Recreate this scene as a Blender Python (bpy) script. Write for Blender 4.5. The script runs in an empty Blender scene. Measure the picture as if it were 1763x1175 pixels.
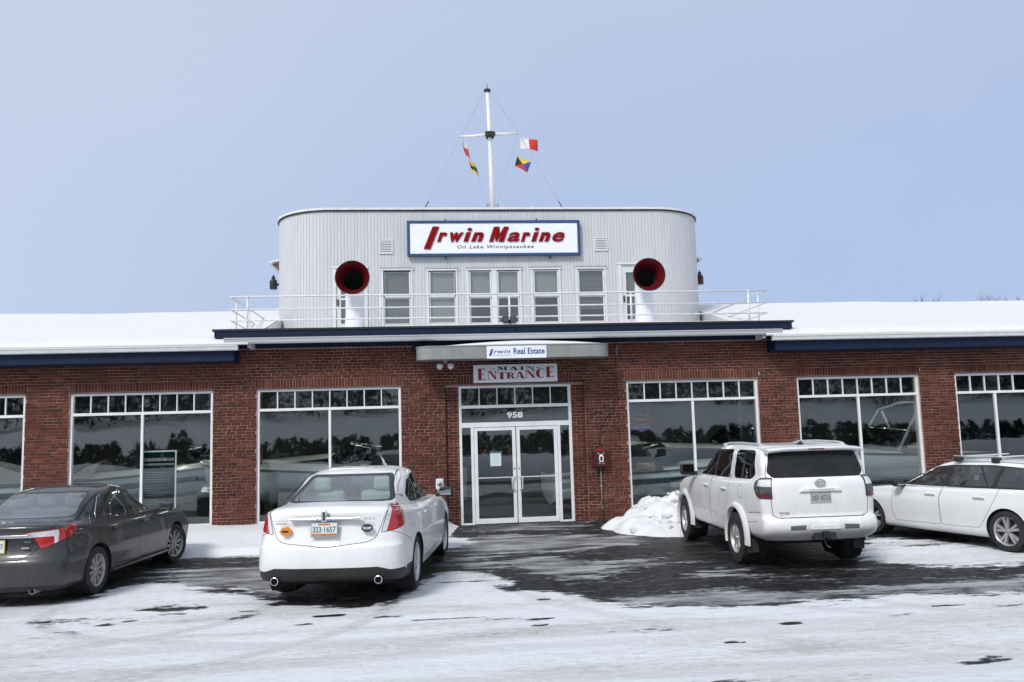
import bpy, bmesh, math, random
import numpy as np
from mathutils import Vector, Matrix
random.seed(7)
rng = np.random.default_rng(11)
SC = bpy.context.scene
COL = SC.collection
PI = math.pi

# ------------------------------------------------------------------ camera
cam_data = bpy.data.cameras.new('camera')
cam = bpy.data.objects.new('camera', cam_data)
COL.objects.link(cam)
cam_data.sensor_width = 36.0
cam_data.lens = 1431.594 / 1763 * 36.0
cam_data.clip_start = 0.1
cam_data.clip_end = 2000
def cam_axes(yaw, pitch, roll):
    f = Vector((math.sin(yaw) * math.cos(pitch), math.cos(yaw) * math.cos(pitch), math.sin(pitch)))
    r = Vector((math.cos(yaw), -math.sin(yaw), 0))
    u = r.cross(f)
    c, s = math.cos(roll), math.sin(roll)
    return c * r + s * u, -s * r + c * u, f
_r, _u, _f = cam_axes(0.0969915, 0.1063147, -0.0283008)
_m = Matrix((_r, _u, -_f)).transposed().to_4x4()
_m.translation = Vector((-1.89798, -19.16889, 2.12999))
cam.matrix_world = _m
SC.camera = cam

# ------------------------------------------------------------------ sky, sun, exposure
SUN_DIR = Vector((0.42, 0.62, -0.72)).normalized()      # the way the light travels
world = bpy.data.worlds.new('World')
SC.world = world
world.use_nodes = True
wn, wl = world.node_tree.nodes, world.node_tree.links
wn.clear()
w_out = wn.new('ShaderNodeOutputWorld')
w_bg = wn.new('ShaderNodeBackground')
w_sky = wn.new('ShaderNodeTexSky')
w_sky.sky_type = 'NISHITA'
w_sky.sun_disc = False
w_sky.sun_elevation = math.asin(-SUN_DIR.z)
w_sky.sun_rotation = math.atan2(-SUN_DIR.x, -SUN_DIR.y)
w_sky.air_density = 1.2
w_sky.dust_density = 1.5
w_sky.altitude = 200
# thin winter overcast over the blue: a pale veil, whiter towards the hidden sun and bluer away from it, very softly uneven
w_tc = wn.new('ShaderNodeTexCoord')
w_dot = wn.new('ShaderNodeVectorMath'); w_dot.operation = 'DOT_PRODUCT'; w_dot.inputs[1].default_value = tuple(-SUN_DIR)
w_no = wn.new('ShaderNodeTexNoise'); w_no.inputs['Scale'].default_value = 2.2; w_no.inputs['Detail'].default_value = 3
w_add = wn.new('ShaderNodeMath'); w_add.operation = 'MULTIPLY_ADD'; w_add.inputs[1].default_value = 0.30
w_mr = wn.new('ShaderNodeMapRange'); w_mr.inputs['From Min'].default_value = -0.75; w_mr.inputs['From Max'].default_value = 1.25
w_rp = wn.new('ShaderNodeValToRGB')
for k, (p, c) in enumerate([(0.0, (.355, .465, .74)), (.14, (.40, .50, .75)), (.38, (.565, .645, .82)), (1.0, (.74, .79, .86))]):
    if k > 1: w_rp.color_ramp.elements.new(p)
    w_rp.color_ramp.elements[k].position = p; w_rp.color_ramp.elements[k].color = (*[v * 8.6 for v in c], 1)
w_mx = wn.new('ShaderNodeMix'); w_mx.data_type = 'RGBA'; w_mx.inputs['Factor'].default_value = 0.85
wl.new(w_tc.outputs['Generated'], w_no.inputs['Vector'])
wl.new(w_tc.outputs['Generated'], w_dot.inputs[0])
wl.new(w_no.outputs['Fac'], w_add.inputs[0]); wl.new(w_dot.outputs['Value'], w_add.inputs[2])
wl.new(w_add.outputs[0], w_mr.inputs['Value'])
wl.new(w_mr.outputs[0], w_rp.inputs['Fac'])
wl.new(w_sky.outputs['Color'], w_mx.inputs['A'])
wl.new(w_rp.outputs['Color'], w_mx.inputs['B'])
wl.new(w_mx.outputs['Result'], w_bg.inputs['Color'])
w_bg.inputs['Strength'].default_value = 0.10
wl.new(w_bg.outputs['Background'], w_out.inputs['Surface'])

sun_data = bpy.data.lights.new('sun', 'SUN')
sun_data.energy = 2.1
sun_data.angle = math.radians(14)
sun_data.color = (1.0, 0.98, 0.95)
sun = bpy.data.objects.new('sun', sun_data)
COL.objects.link(sun)
sun.rotation_euler = SUN_DIR.to_track_quat('-Z', 'Y').to_euler()

SC.view_settings.view_transform = 'Standard'
SC.view_settings.look = 'None'
SC.view_settings.gamma = 1.0
SC.view_settings.use_curve_mapping = False
SC.view_settings.exposure = 0.31
SC.render.engine = 'CYCLES'
SC.cycles.max_bounces = 8
SC.cycles.transparent_max_bounces = 16
SC.cycles.use_denoising = True
SC.cycles.caustics_reflective = False
SC.cycles.caustics_refractive = False

# ------------------------------------------------------------------ materials
MATS = {}
def _new(name):
    m = bpy.data.materials.new(name); m.use_nodes = True
    nt = m.node_tree; b = nt.nodes['Principled BSDF']
    MATS[name] = m
    return m, nt.nodes, nt.links, b
def _ramp(n, l, fac, stops):
    r = n.new('ShaderNodeValToRGB'); e = r.color_ramp.elements
    while len(e) < len(stops): e.new(0.5)
    for k, (p, c) in enumerate(stops):
        e[k].position = p; e[k].color = (*c, 1) if len(c) == 3 else c
    l.new(fac, r.inputs['Fac']); return r
def _noise(n, l, scale, detail=4, coord='Object', stretch=None, rough=0.55):
    tc = n.new('ShaderNodeTexCoord'); no = n.new('ShaderNodeTexNoise')
    no.inputs['Scale'].default_value = scale; no.inputs['Detail'].default_value = detail; no.inputs['Roughness'].default_value = rough
    if stretch:
        mp = n.new('ShaderNodeMapping'); mp.inputs['Scale'].default_value = stretch
        l.new(tc.outputs[coord], mp.inputs['Vector']); l.new(mp.outputs['Vector'], no.inputs['Vector'])
    else:
        l.new(tc.outputs[coord], no.inputs['Vector'])
    return no
def mat(name, col, rough=0.6, metal=0.0, var=0.12, scale=6.0, bump=0.0, bscale=40.0, coat=0.0, stretch=None, emit=None, spec=None):
    """one material: base colour varied by a soft noise, a little fine relief"""
    m, n, l, b = _new(name)
    d = [max(0, c * (1 - var)) for c in col]; u = [min(1, c * (1 + var)) for c in col]
    no = _noise(n, l, scale, 5, stretch=stretch)
    r = _ramp(n, l, no.outputs['Fac'], [(0.3, d), (0.7, u)])
    l.new(r.outputs['Color'], b.inputs['Base Color'])
    b.inputs['Roughness'].default_value = rough; b.inputs['Metallic'].default_value = metal
    if coat: b.inputs['Coat Weight'].default_value = coat; b.inputs['Coat Roughness'].default_value = 0.08
    if spec is not None: b.inputs['Specular IOR Level'].default_value = spec
    if bump:
        nb = _noise(n, l, bscale, 4); bp = n.new('ShaderNodeBump'); bp.inputs['Strength'].default_value = bump; bp.inputs['Distance'].default_value = 0.02
        l.new(nb.outputs['Fac'], bp.inputs['Height']); l.new(bp.outputs['Normal'], b.inputs['Normal'])
    if emit:
        b.inputs['Emission Color'].default_value = (*emit[0], 1); b.inputs['Emission Strength'].default_value = emit[1]
    return m
def brick_mat(name, per_object):
    m, n, l, b = _new(name)
    if per_object:
        src = n.new('ShaderNodeObjectInfo').outputs['Random']
    else:
        src = n.new('ShaderNodeNewGeometry').outputs['Random Per Island']
    r = _ramp(n, l, src, [(0.0, (.055, .028, .022)), (0.10, (.080, .033, .024)), (0.35, (.100, .033, .023)), (0.75, (.122, .040, .027)), (1.0, (.165, .058, .038))])
    no = _noise(n, l, 55, 5, coord='Object'); r2 = _ramp(n, l, no.outputs['Fac'], [(0.3, (.72, .72, .74)), (0.7, (1.18, 1.15, 1.12))])
    nb = _noise(n, l, 0.7, 4, coord='Object'); r3 = _ramp(n, l, nb.outputs['Fac'], [(0.33, (.66, .68, .70)), (0.5, (.95, .95, .95)), (0.68, (1.10, 1.10, 1.08))])
    mx = n.new('ShaderNodeMix'); mx.data_type = 'RGBA'; mx.blend_type = 'MULTIPLY'; mx.inputs['Factor'].default_value = 1
    l.new(r.outputs['Color'], mx.inputs['A']); l.new(r2.outputs['Color'], mx.inputs['B'])
    mx2 = n.new('ShaderNodeMix'); mx2.data_type = 'RGBA'; mx2.blend_type = 'MULTIPLY'; mx2.inputs['Factor'].default_value = 1
    l.new(mx.outputs['Result'], mx2.inputs['A']); l.new(r3.outputs['Color'], mx2.inputs['B'])
    l.new(mx2.outputs['Result'], b.inputs['Base Color'])
    b.inputs['Roughness'].default_value = 0.9; b.inputs['Specular IOR Level'].default_value = .2
    bp = n.new('ShaderNodeBump'); bp.inputs['Strength'].default_value = 0.5; bp.inputs['Distance'].default_value = 0.006
    l.new(no.outputs['Fac'], bp.inputs['Height']); l.new(bp.outputs['Normal'], b.inputs['Normal'])
    return m
def glass_mat(name, tint, base_r=0.08, rough=0.0, dirt=0.0, graze=1.0, power=4.0):
    """window glass: clear or tinted transmission under a mirror that strengthens at grazing angles"""
    m, n, l, b = _new(name); n.remove(b)
    out = n['Material Output']
    tr = n.new('ShaderNodeBsdfTransparent'); tr.inputs['Color'].default_value = (*tint, 1)
    gl = n.new('ShaderNodeBsdfGlossy'); gl.inputs['Roughness'].default_value = rough; gl.inputs['Color'].default_value = (.95, .98, 1, 1)
    lw = n.new('ShaderNodeLayerWeight'); lw.inputs['Blend'].default_value = 0.5
    pw = n.new('ShaderNodeMath'); pw.operation = 'POWER'; pw.inputs[1].default_value = power
    ma = n.new('ShaderNodeMath'); ma.operation = 'MULTIPLY_ADD'; ma.inputs[1].default_value = (1 - base_r) * graze; ma.inputs[2].default_value = base_r
    l.new(lw.outputs['Facing'], pw.inputs[0]); l.new(pw.outputs[0], ma.inputs[0])
    # panes are never quite flat
    nb = _noise(n, l, 0.9, 1); bp = n.new('ShaderNodeBump'); bp.inputs['Strength'].default_value = 0.05; bp.inputs['Distance'].default_value = 0.08
    l.new(nb.outputs['Fac'], bp.inputs['Height']); l.new(bp.outputs['Normal'], gl.inputs['Normal'])
    mx = n.new('ShaderNodeMixShader'); l.new(ma.outputs[0], mx.inputs['Fac'])
    l.new(tr.outputs[0], mx.inputs[1]); l.new(gl.outputs[0], mx.inputs[2])
    last = mx
    if dirt:
        df = n.new('ShaderNodeBsdfDiffuse'); df.inputs['Color'].default_value = (.45, .45, .44, 1)
        nd = _noise(n, l, 5, 6, rough=0.7); rd = _ramp(n, l, nd.outputs['Fac'], [(0.3, (dirt * .3,) * 3), (0.75, (dirt,) * 3)])
        m2 = n.new('ShaderNodeMixShader'); l.new(rd.outputs['Color'], m2.inputs['Fac']); l.new(mx.outputs[0], m2.inputs[1]); l.new(df.outputs[0], m2.inputs[2]); last = m2
    l.new(last.outputs[0], out.inputs['Surface'])
    return m
def paint_mat(name, col, dirt_col, dirt, top=0.9, rough=0.32, metal=0.0):
    """car paint with clear coat and winter road film, streaky, thickest low on the car"""
    m, n, l, b = _new(name)
    tc = n.new('ShaderNodeTexCoord'); sp = n.new('ShaderNodeSeparateXYZ'); l.new(tc.outputs['Object'], sp.inputs[0])
    mr = n.new('ShaderNodeMapRange'); mr.inputs['From Min'].default_value = 0.25; mr.inputs['From Max'].default_value = top
    mr.inputs['To Min'].default_value = 1.0; mr.inputs['To Max'].default_value = 0.12
    l.new(sp.outputs['Z'], mr.inputs['Value'])
    no = _noise(n, l, 3.0, 6, stretch=(2.5, 2.5, 1.0), rough=0.65)
    ra = _ramp(n, l, no.outputs['Fac'], [(0.25, (.25,) * 3), (0.75, (1.0,) * 3)])
    mu = n.new('ShaderNodeMath'); mu.operation = 'MULTIPLY'; l.new(mr.outputs[0], mu.inputs[0]); l.new(ra.outputs['Color'], mu.inputs[1])
    mu2 = n.new('ShaderNodeMath'); mu2.operation = 'MULTIPLY'; mu2.inputs[1].default_value = dirt; l.new(mu.outputs[0], mu2.inputs[0])
    mx = n.new('ShaderNodeMix'); mx.data_type = 'RGBA'; mx.inputs['A'].default_value = (*col, 1); mx.inputs['B'].default_value = (*dirt_col, 1)
    l.new(mu2.outputs[0], mx.inputs['Factor']); l.new(mx.outputs['Result'], b.inputs['Base Color'])
    b.inputs['Roughness'].default_value = rough; b.inputs['Metallic'].default_value = metal
    ct = n.new('ShaderNodeMath'); ct.operation = 'SUBTRACT'; ct.inputs[0].default_value = 0.75; l.new(mu2.outputs[0], ct.inputs[1]); ct.use_clamp = True
    l.new(ct.outputs[0], b.inputs['Coat Weight']); b.inputs['Coat Roughness'].default_value = 0.06
    return m
def snow_mat(name, col=(.84, .86, .9), rough=0.7, bump=0.35):
    m, n, l, b = _new(name)
    no = _noise(n, l, 3.0, 8, rough=0.6)
    r = _ramp(n, l, no.outputs['Fac'], [(0.3, tuple(c * .95 for c in col)), (0.7, col)])
    l.new(r.outputs['Color'], b.inputs['Base Color']); b.inputs['Roughness'].default_value = rough
    b.inputs['Subsurface Weight'].default_value = 0.0
    n2 = _noise(n, l, 30, 6, rough=0.7); bp = n.new('ShaderNodeBump'); bp.inputs['Strength'].default_value = bump; bp.inputs['Distance'].default_value = 0.03
    l.new(n2.outputs['Fac'], bp.inputs['Height']); l.new(bp.outputs['Normal'], b.inputs['Normal'])
    return m

mat('mortar', (.46, .31, .265), 0.95, var=.45, scale=1.1, bump=.3, bscale=120)
brick_mat('brick_piece', True); brick_mat('brick_field', False)
mat('frame_white', (.74, .75, .77), 0.45, var=.06, scale=4)
mat('frame_aluminium', (.62, .63, .65), 0.4, metal=0.2, var=.06)
mat('siding_white', (.54, .55, .57), 0.6, var=.05, scale=3, stretch=(3, 3, .4))
mat('trim_white', (.64, .65, .66), 0.5, var=.06, scale=3)
mat('cap_white', (.66, .68, .68), 0.5, var=.08)
mat('blue_trim', (.004, .014, .042), 0.6, var=.2, scale=5, spec=.25)
mat('dark_edge', (.012, .013, .016), 0.6, var=.2)
mat('gutter_grey', (.52, .53, .55), 0.42, metal=0.25, var=.07, scale=2, stretch=(.3, 3, 3))
mat('soffit_wood', (.20, .105, .06), 0.7, var=.3, scale=4, stretch=(.5, 4, 4))
mat('lintel_dark', (.02, .012, .012), 0.7)
mat('canopy_metal', (.27, .275, .265), 0.5, metal=0.15, var=.13, scale=1.8, stretch=(2.5, 2, .8))
mat('canopy_under', (.22, .22, .22), 0.7)
snow_mat('snow_roof', (.70, .70, .715), bump=.12)
snow_mat('snow_pile', (.76, .765, .785), bump=.7)
glass_mat('glass_shop', (.84, .90, .90), 0.065, rough=.018)
glass_mat('glass_house', (.85, .87, .86), 0.10)
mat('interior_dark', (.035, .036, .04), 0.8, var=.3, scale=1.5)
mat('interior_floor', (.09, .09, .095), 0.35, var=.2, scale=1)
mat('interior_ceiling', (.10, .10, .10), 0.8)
mat('blind', (.38, .39, .38), 0.8, var=.06, scale=2)
mat('blind_dark', (.17, .175, .172), 0.8, var=.1, scale=2)
mat('sign_white', (.80, .83, .88), 0.4, var=.03)
mat('sign_blue', (.014, .062, .165), 0.5, var=.1)
mat('letter_red', (.21, .004, .007), 0.7, var=.15, scale=8, spec=.1)
mat('letter_darkred', (.22, .008, .014), 0.45, var=.15, scale=20)
mat('letter_navy', (.008, .014, .05), 0.6, spec=.2)
mat('letter_blue', (.02, .05, .26), 0.45)
mat('letter_white', (.8, .8, .8), 0.5)
mat('letter_grey', (.3, .32, .36), 0.5)
mat('cowl_white', (.74, .75, .8), 0.4, var=.05)
mat('cowl_red', (.105, .004, .009), 0.38, var=.2, scale=3)
mat('red_enamel', (.055, .006, .007), 0.4, var=.2)
mat('black_metal', (.012, .013, .015), 0.45, var=.2)
mat('galvanised', (.33, .34, .35), 0.5, metal=.5, var=.15)
mat('rail_white', (.66, .68, .7), 0.5, var=.12, scale=12)
mat('mast_white', (.72, .73, .73), 0.5, var=.08, scale=3, stretch=(4, 4, .4))
mat('wire', (.30, .31, .33), 0.5)
mat('conduit', (.07, .045, .04), 0.7, var=.3)
mat('conduit_grey', (.20, .19, .19), 0.6, var=.2)
mat('flag_white', (.78, .78, .78), 0.8); mat('flag_red', (.62, .045, .04), 0.8); mat('flag_yellow', (.75, .55, .05), 0.8)
mat('flag_blue', (.03, .09, .45), 0.8); mat('flag_black', (.03, .028, .025), 0.8)
mat('paper', (.62, .72, .75), 0.8, var=.04)
mat('poster_black', (.006, .006, .007), 0.7, spec=.1)
mat('print_grey', (.16, .165, .17), 0.7)
mat('lamp_glass', (.75, .75, .72), 0.25, var=.05)
mat('tube_light', (.8, .8, .75), 0.4, emit=((1, .93, .8), 22.0))
mat('asphalt_road', (.045, .046, .05), 0.7, var=.25, scale=2, bump=.3)
mat('bark', (.09, .07, .06), 0.9, var=.3)
mat('conifer', (.016, .026, .02), 0.9, var=.4, scale=2)
mat('neon_red', (.3, .02, .02), 0.4, emit=((1, .12, .1), 0.05)); mat('neon_blue', (.02, .03, .3), 0.4, emit=((.15, .25, 1), 0.25))
mat('boat_white', (.70, .71, .73), 0.3, var=.03, coat=.4); mat('boat_navy', (.012, .02, .05), 0.25, coat=.4); mat('boat_vinyl', (.45, .40, .33), 0.6)
mat('stand_wood', (.14, .1, .07), 0.8)
# vehicles
paint_mat('paint_white_pearl', (.80, .80, .80), (.42, .41, .39), 0.42)
paint_mat('paint_white_suv', (.80, .80, .80), (.38, .36, .335), 0.7, top=1.35)
paint_mat('paint_white_wagon', (.78, .785, .79), (.42, .41, .39), 0.3)
paint_mat('paint_grey', (.016, .016, .017), (.085, .085, .087), 0.75, top=1.05, rough=.4, metal=.2)
glass_mat('glass_car', (.42, .48, .47), 0.09, dirt=.10)
glass_mat('glass_rear', (.66, .80, .80), 0.16, dirt=.16)
glass_mat('glass_tint', (.03, .032, .035), 0.035, dirt=.02, graze=.6, power=5.0)
glass_mat('glass_tint_dirty', (.03, .031, .034), 0.03, dirt=.055)
mat('seam', (.012, .012, .012), 0.8)
mat('black_plastic', (.022, .022, .024), 0.6, var=.2, bump=.1, bscale=90)
mat('grey_plastic', (.11, .11, .11), 0.65, var=.2)
mat('valance', (.018, .017, .017), 0.65, var=.35, scale=5)
mat('tyre', (.020, .020, .021), 0.85, var=.4, scale=9, bump=.3, bscale=60)
mat('alloy', (.50, .50, .50), 0.35, metal=.6, var=.2, scale=12)
mat('alloy_dull', (.36, .35, .34), 0.5, metal=.45, var=.25, scale=10)
mat('chrome', (.78, .78, .80), 0.12, metal=1.0, var=.04)
mat('rotor', (.05, .05, .05), 0.6, metal=.4)
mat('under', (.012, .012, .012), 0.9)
mat('lens_red', (.40, .008, .012), 0.15, coat=.8, var=.2, scale=20)
mat('lens_dark_red', (.10, .006, .008), 0.15, coat=.8, var=.2, scale=20)
mat('lens_clear', (.62, .62, .64), 0.12, coat=.8, var=.25, scale=45)
mat('lens_smoke', (.05, .05, .052), 0.12, coat=.8, var=.3, scale=30)
mat('mirror', (.5, .55, .55), 0.05, metal=1)
mat('seat_beige', (.50, .49, .44), 0.7, var=.06); mat('seat_grey', (.16, .16, .17), 0.8, var=.1); mat('seat_dark', (.03, .03, .032), 0.8)
mat('plate_white', (.60, .66, .64), 0.5, var=.06, scale=14); mat('plate_green', (.03, .11, .12), 0.6); mat('plate_grey', (.36, .36, .35), 0.7, var=.2, scale=25)
mat('plate_text_grey', (.12, .125, .125), 0.7); mat('plate_gold', (.5, .36, .06), 0.5); mat('plate_orange', (.55, .17, .05), 0.5, var=.2, scale=30)
mat('sticker_orange', (.75, .23, .02), 0.5); mat('sticker_black', (.02, .025, .03), 0.4)

# ------------------------------------------------------------------ mesh helpers
def link(o, parent=None):
    COL.objects.link(o)
    if parent is not None: o.parent = parent
    return o
def tag(o, label=None, cat=None, group=None, kind=None):
    if label: o['label'] = label
    if cat: o['category'] = cat
    if group: o['group'] = group
    if kind: o['kind'] = kind
    return o
def empty(name, loc=(0, 0, 0), rz=0.0, scale=1.0):
    o = bpy.data.objects.new(name, None); o.empty_display_size = .2
    o.location = loc; o.rotation_euler = (0, 0, rz); o.scale = (scale,) * 3
    return link(o)
class MB:
    def __init__(s): s.v = []; s.f = []
    def add(s, vs, fs):
        b = len(s.v); s.v += [tuple(p) for p in vs]; s.f += [tuple(b + i for i in f) for f in fs]; return s
    def box(s, x0, x1, y0, y1, z0, z1):
        return s.add([(x0, y0, z0), (x1, y0, z0), (x1, y1, z0), (x0, y1, z0), (x0, y0, z1), (x1, y0, z1), (x1, y1, z1), (x0, y1, z1)],
                     [(0, 3, 2, 1), (4, 5, 6, 7), (0, 1, 5, 4), (1, 2, 6, 5), (2, 3, 7, 6), (3, 0, 4, 7)])
    def tube(s, pts, r, n=8, cap=True):
        pts = [Vector(p) for p in pts]; K = len(pts); rs = r if isinstance(r, (list, tuple)) else [r] * K
        prev = None; rings = []
        for k, p in enumerate(pts):
            t = (pts[min(k + 1, K - 1)] - pts[max(k - 1, 0)]).normalized()
            if prev is None:
                a = Vector((0, 0, 1)) if abs(t.z) < .9 else Vector((1, 0, 0)); u = t.cross(a).normalized()
            else:
                u = (prev - t * prev.dot(t)).normalized()
            w = t.cross(u); prev = u
            rings.append([p + (u * math.cos(2 * PI * i / n) + w * math.sin(2 * PI * i / n)) * rs[k] for i in range(n)])
        vs = [q for R in rings for q in R]; fs = []
        for k in range(K - 1):
            for i in range(n):
                j = (i + 1) % n; fs.append((k * n + i, k * n + j, (k + 1) * n + j, (k + 1) * n + i))
        if cap: fs += [tuple(range(n - 1, -1, -1)), tuple((K - 1) * n + i for i in range(n))]
        return s.add(vs, fs)
    def lathe(s, prof, n=24, axis='Z', c=(0, 0, 0), closed=False):
        vs = []; fs = []; K = len(prof)
        for r, h in prof:
            for i in range(n):
                a = 2 * PI * i / n; p, q = r * math.cos(a), r * math.sin(a)
                v = {'Z': (p, q, h), 'X': (h, p, q), 'Y': (p, h, q)}[axis]
                vs.append((v[0] + c[0], v[1] + c[1], v[2] + c[2]))
        for k in range(K if closed else K - 1):
            k2 = (k + 1) % K
            for i in range(n):
                j = (i + 1) % n; fs.append((k * n + i, k * n + j, k2 * n + j, k2 * n + i))
        return s.add(vs, fs)
    def prism(s, poly, a, b, plane='XZ'):
        n = len(poly)
        def P(p, h): return {'XZ': (p[0], h, p[1]), 'XY': (p[0], p[1], h), 'YZ': (h, p[0], p[1])}[plane]
        vs = [P(p, a) for p in poly] + [P(p, b) for p in poly]
        fs = [tuple(range(n)), tuple(range(2 * n - 1, n - 1, -1))] + [(i, (i + 1) % n, n + (i + 1) % n, n + i) for i in range(n)]
        return s.add(vs, fs)
    def grid(s, rows):
        K, n = len(rows), len(rows[0]); vs = [p for R in rows for p in R]
        return s.add(vs, [(k * n + i, k * n + i + 1, (k + 1) * n + i + 1, (k + 1) * n + i) for k in range(K - 1) for i in range(n - 1)])
    def xf(s, M):
        s.v = [tuple(M @ Vector(p)) for p in s.v]; return s
    def build(s, name, m, parent=None, smooth=False, bevel=0.0, fix=True, loc=None):
        me = bpy.data.meshes.new(name); me.from_pydata(s.v, [], s.f); me.update()
        if fix:
            bm = bmesh.new(); bm.from_mesh(me); bmesh.ops.recalc_face_normals(bm, faces=bm.faces); bm.to_mesh(me); bm.free()
        me.materials.append(MATS[m])
        if smooth is True: me.shade_smooth()
        elif smooth: me.shade_auto_smooth(smooth) if hasattr(me, 'shade_auto_smooth') else me.shade_smooth()
        o = bpy.data.objects.new(name, me); link(o, parent)
        if loc: o.location = loc
        if smooth and smooth is not True:
            me.shade_smooth(); me.set_sharp_from_angle(angle=smooth)
        if bevel:
            md = o.modifiers.new('bevel', 'BEVEL'); md.width = bevel; md.segments = 2; md.limit_method = 'ANGLE'; md.angle_limit = math.radians(40)
        return o
def S_(o_or_mb): return o_or_mb
def copy_tree(o, parent=None):
    c = o.copy(); COL.objects.link(c); c.parent = parent
    for ch in list(o.children): copy_tree(ch, c)
    return c
# lettering: the built-in font turned to mesh once per string, then fitted to a box
def text_verts(body, shear=0.0, offset=0.0, spacing=1.0):
    cu = bpy.data.curves.new('lettering', 'FONT'); cu.body = body; cu.shear = shear; cu.offset = offset; cu.space_character = spacing
    cu.resolution_u = 3; cu.fill_mode = 'FRONT'
    o = bpy.data.objects.new('lettering', cu); COL.objects.link(o)
    dg = bpy.context.evaluated_depsgraph_get(); me = bpy.data.meshes.new_from_object(o.evaluated_get(dg))
    v = np.array([p.co[:] for p in me.vertices]); f = [tuple(p.vertices) for p in me.polygons]
    bpy.data.objects.remove(o); bpy.data.curves.remove(cu); bpy.data.meshes.remove(me)
    return v, f
def letters(name, body, x0, x1, z0, z1, y, m, parent, depth=0.002, shear=0.0, offset=0.0, spacing=1.0, rot=0.0):
    """lettering standing on a surface that faces -Y, fitted to x0..x1, z0..z1"""
    v, f = text_verts(body, shear, offset, spacing)
    lo, hi = v.min(0), v.max(0)
    X = x0 + (v[:, 0] - lo[0]) / (hi[0] - lo[0]) * (x1 - x0); Z = z0 + (v[:, 1] - lo[1]) / (hi[1] - lo[1]) * (z1 - z0)
    me = bpy.data.meshes.new(name)
    me.from_pydata([(a, y - depth, b) for a, b in zip(X, Z)], [], f)
    bm = bmesh.new(); bm.from_mesh(me); bmesh.ops.remove_doubles(bm, verts=bm.verts, dist=1e-6)
    bmesh.ops.recalc_face_normals(bm, faces=bm.faces)
    for fa in bm.faces:
        if fa.normal.y > 0: fa.normal_flip()
    r = bmesh.ops.extrude_face_region(bm, geom=list(bm.faces))
    bmesh.ops.translate(bm, verts=[g for g in r['geom'] if isinstance(g, bmesh.types.BMVert)], vec=(0, depth, 0))
    bmesh.ops.recalc_face_normals(bm, faces=bm.faces)
    bm.to_mesh(me); bm.free(); me.materials.append(MATS[m])
    o = bpy.data.objects.new(name, me); link(o, parent); return o
def fbm(x, y, seed=0, octaves=5, base=1.0, gain=.5):
    """value noise on numpy arrays"""
    r = np.random.default_rng(seed); T = r.random((256, 256)); out = np.zeros_like(x, dtype=float); amp = 1.0; fr = base; tot = 0
    for o in range(octaves):
        X = x * fr + 13.7 * o; Y = y * fr + 7.3 * o; xi = np.floor(X).astype(int); yi = np.floor(Y).astype(int); fx = X - xi; fy = Y - yi
        fx = fx * fx * (3 - 2 * fx); fy = fy * fy * (3 - 2 * fy)
        a = T[xi % 256, yi % 256]; b = T[(xi + 1) % 256, yi % 256]; c = T[xi % 256, (yi + 1) % 256]; d = T[(xi + 1) % 256, (yi + 1) % 256]
        out += amp * ((a * (1 - fx) + b * fx) * (1 - fy) + (c * (1 - fx) + d * fx) * fy); tot += amp; amp *= gain; fr *= 2
    return out / tot
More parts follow.
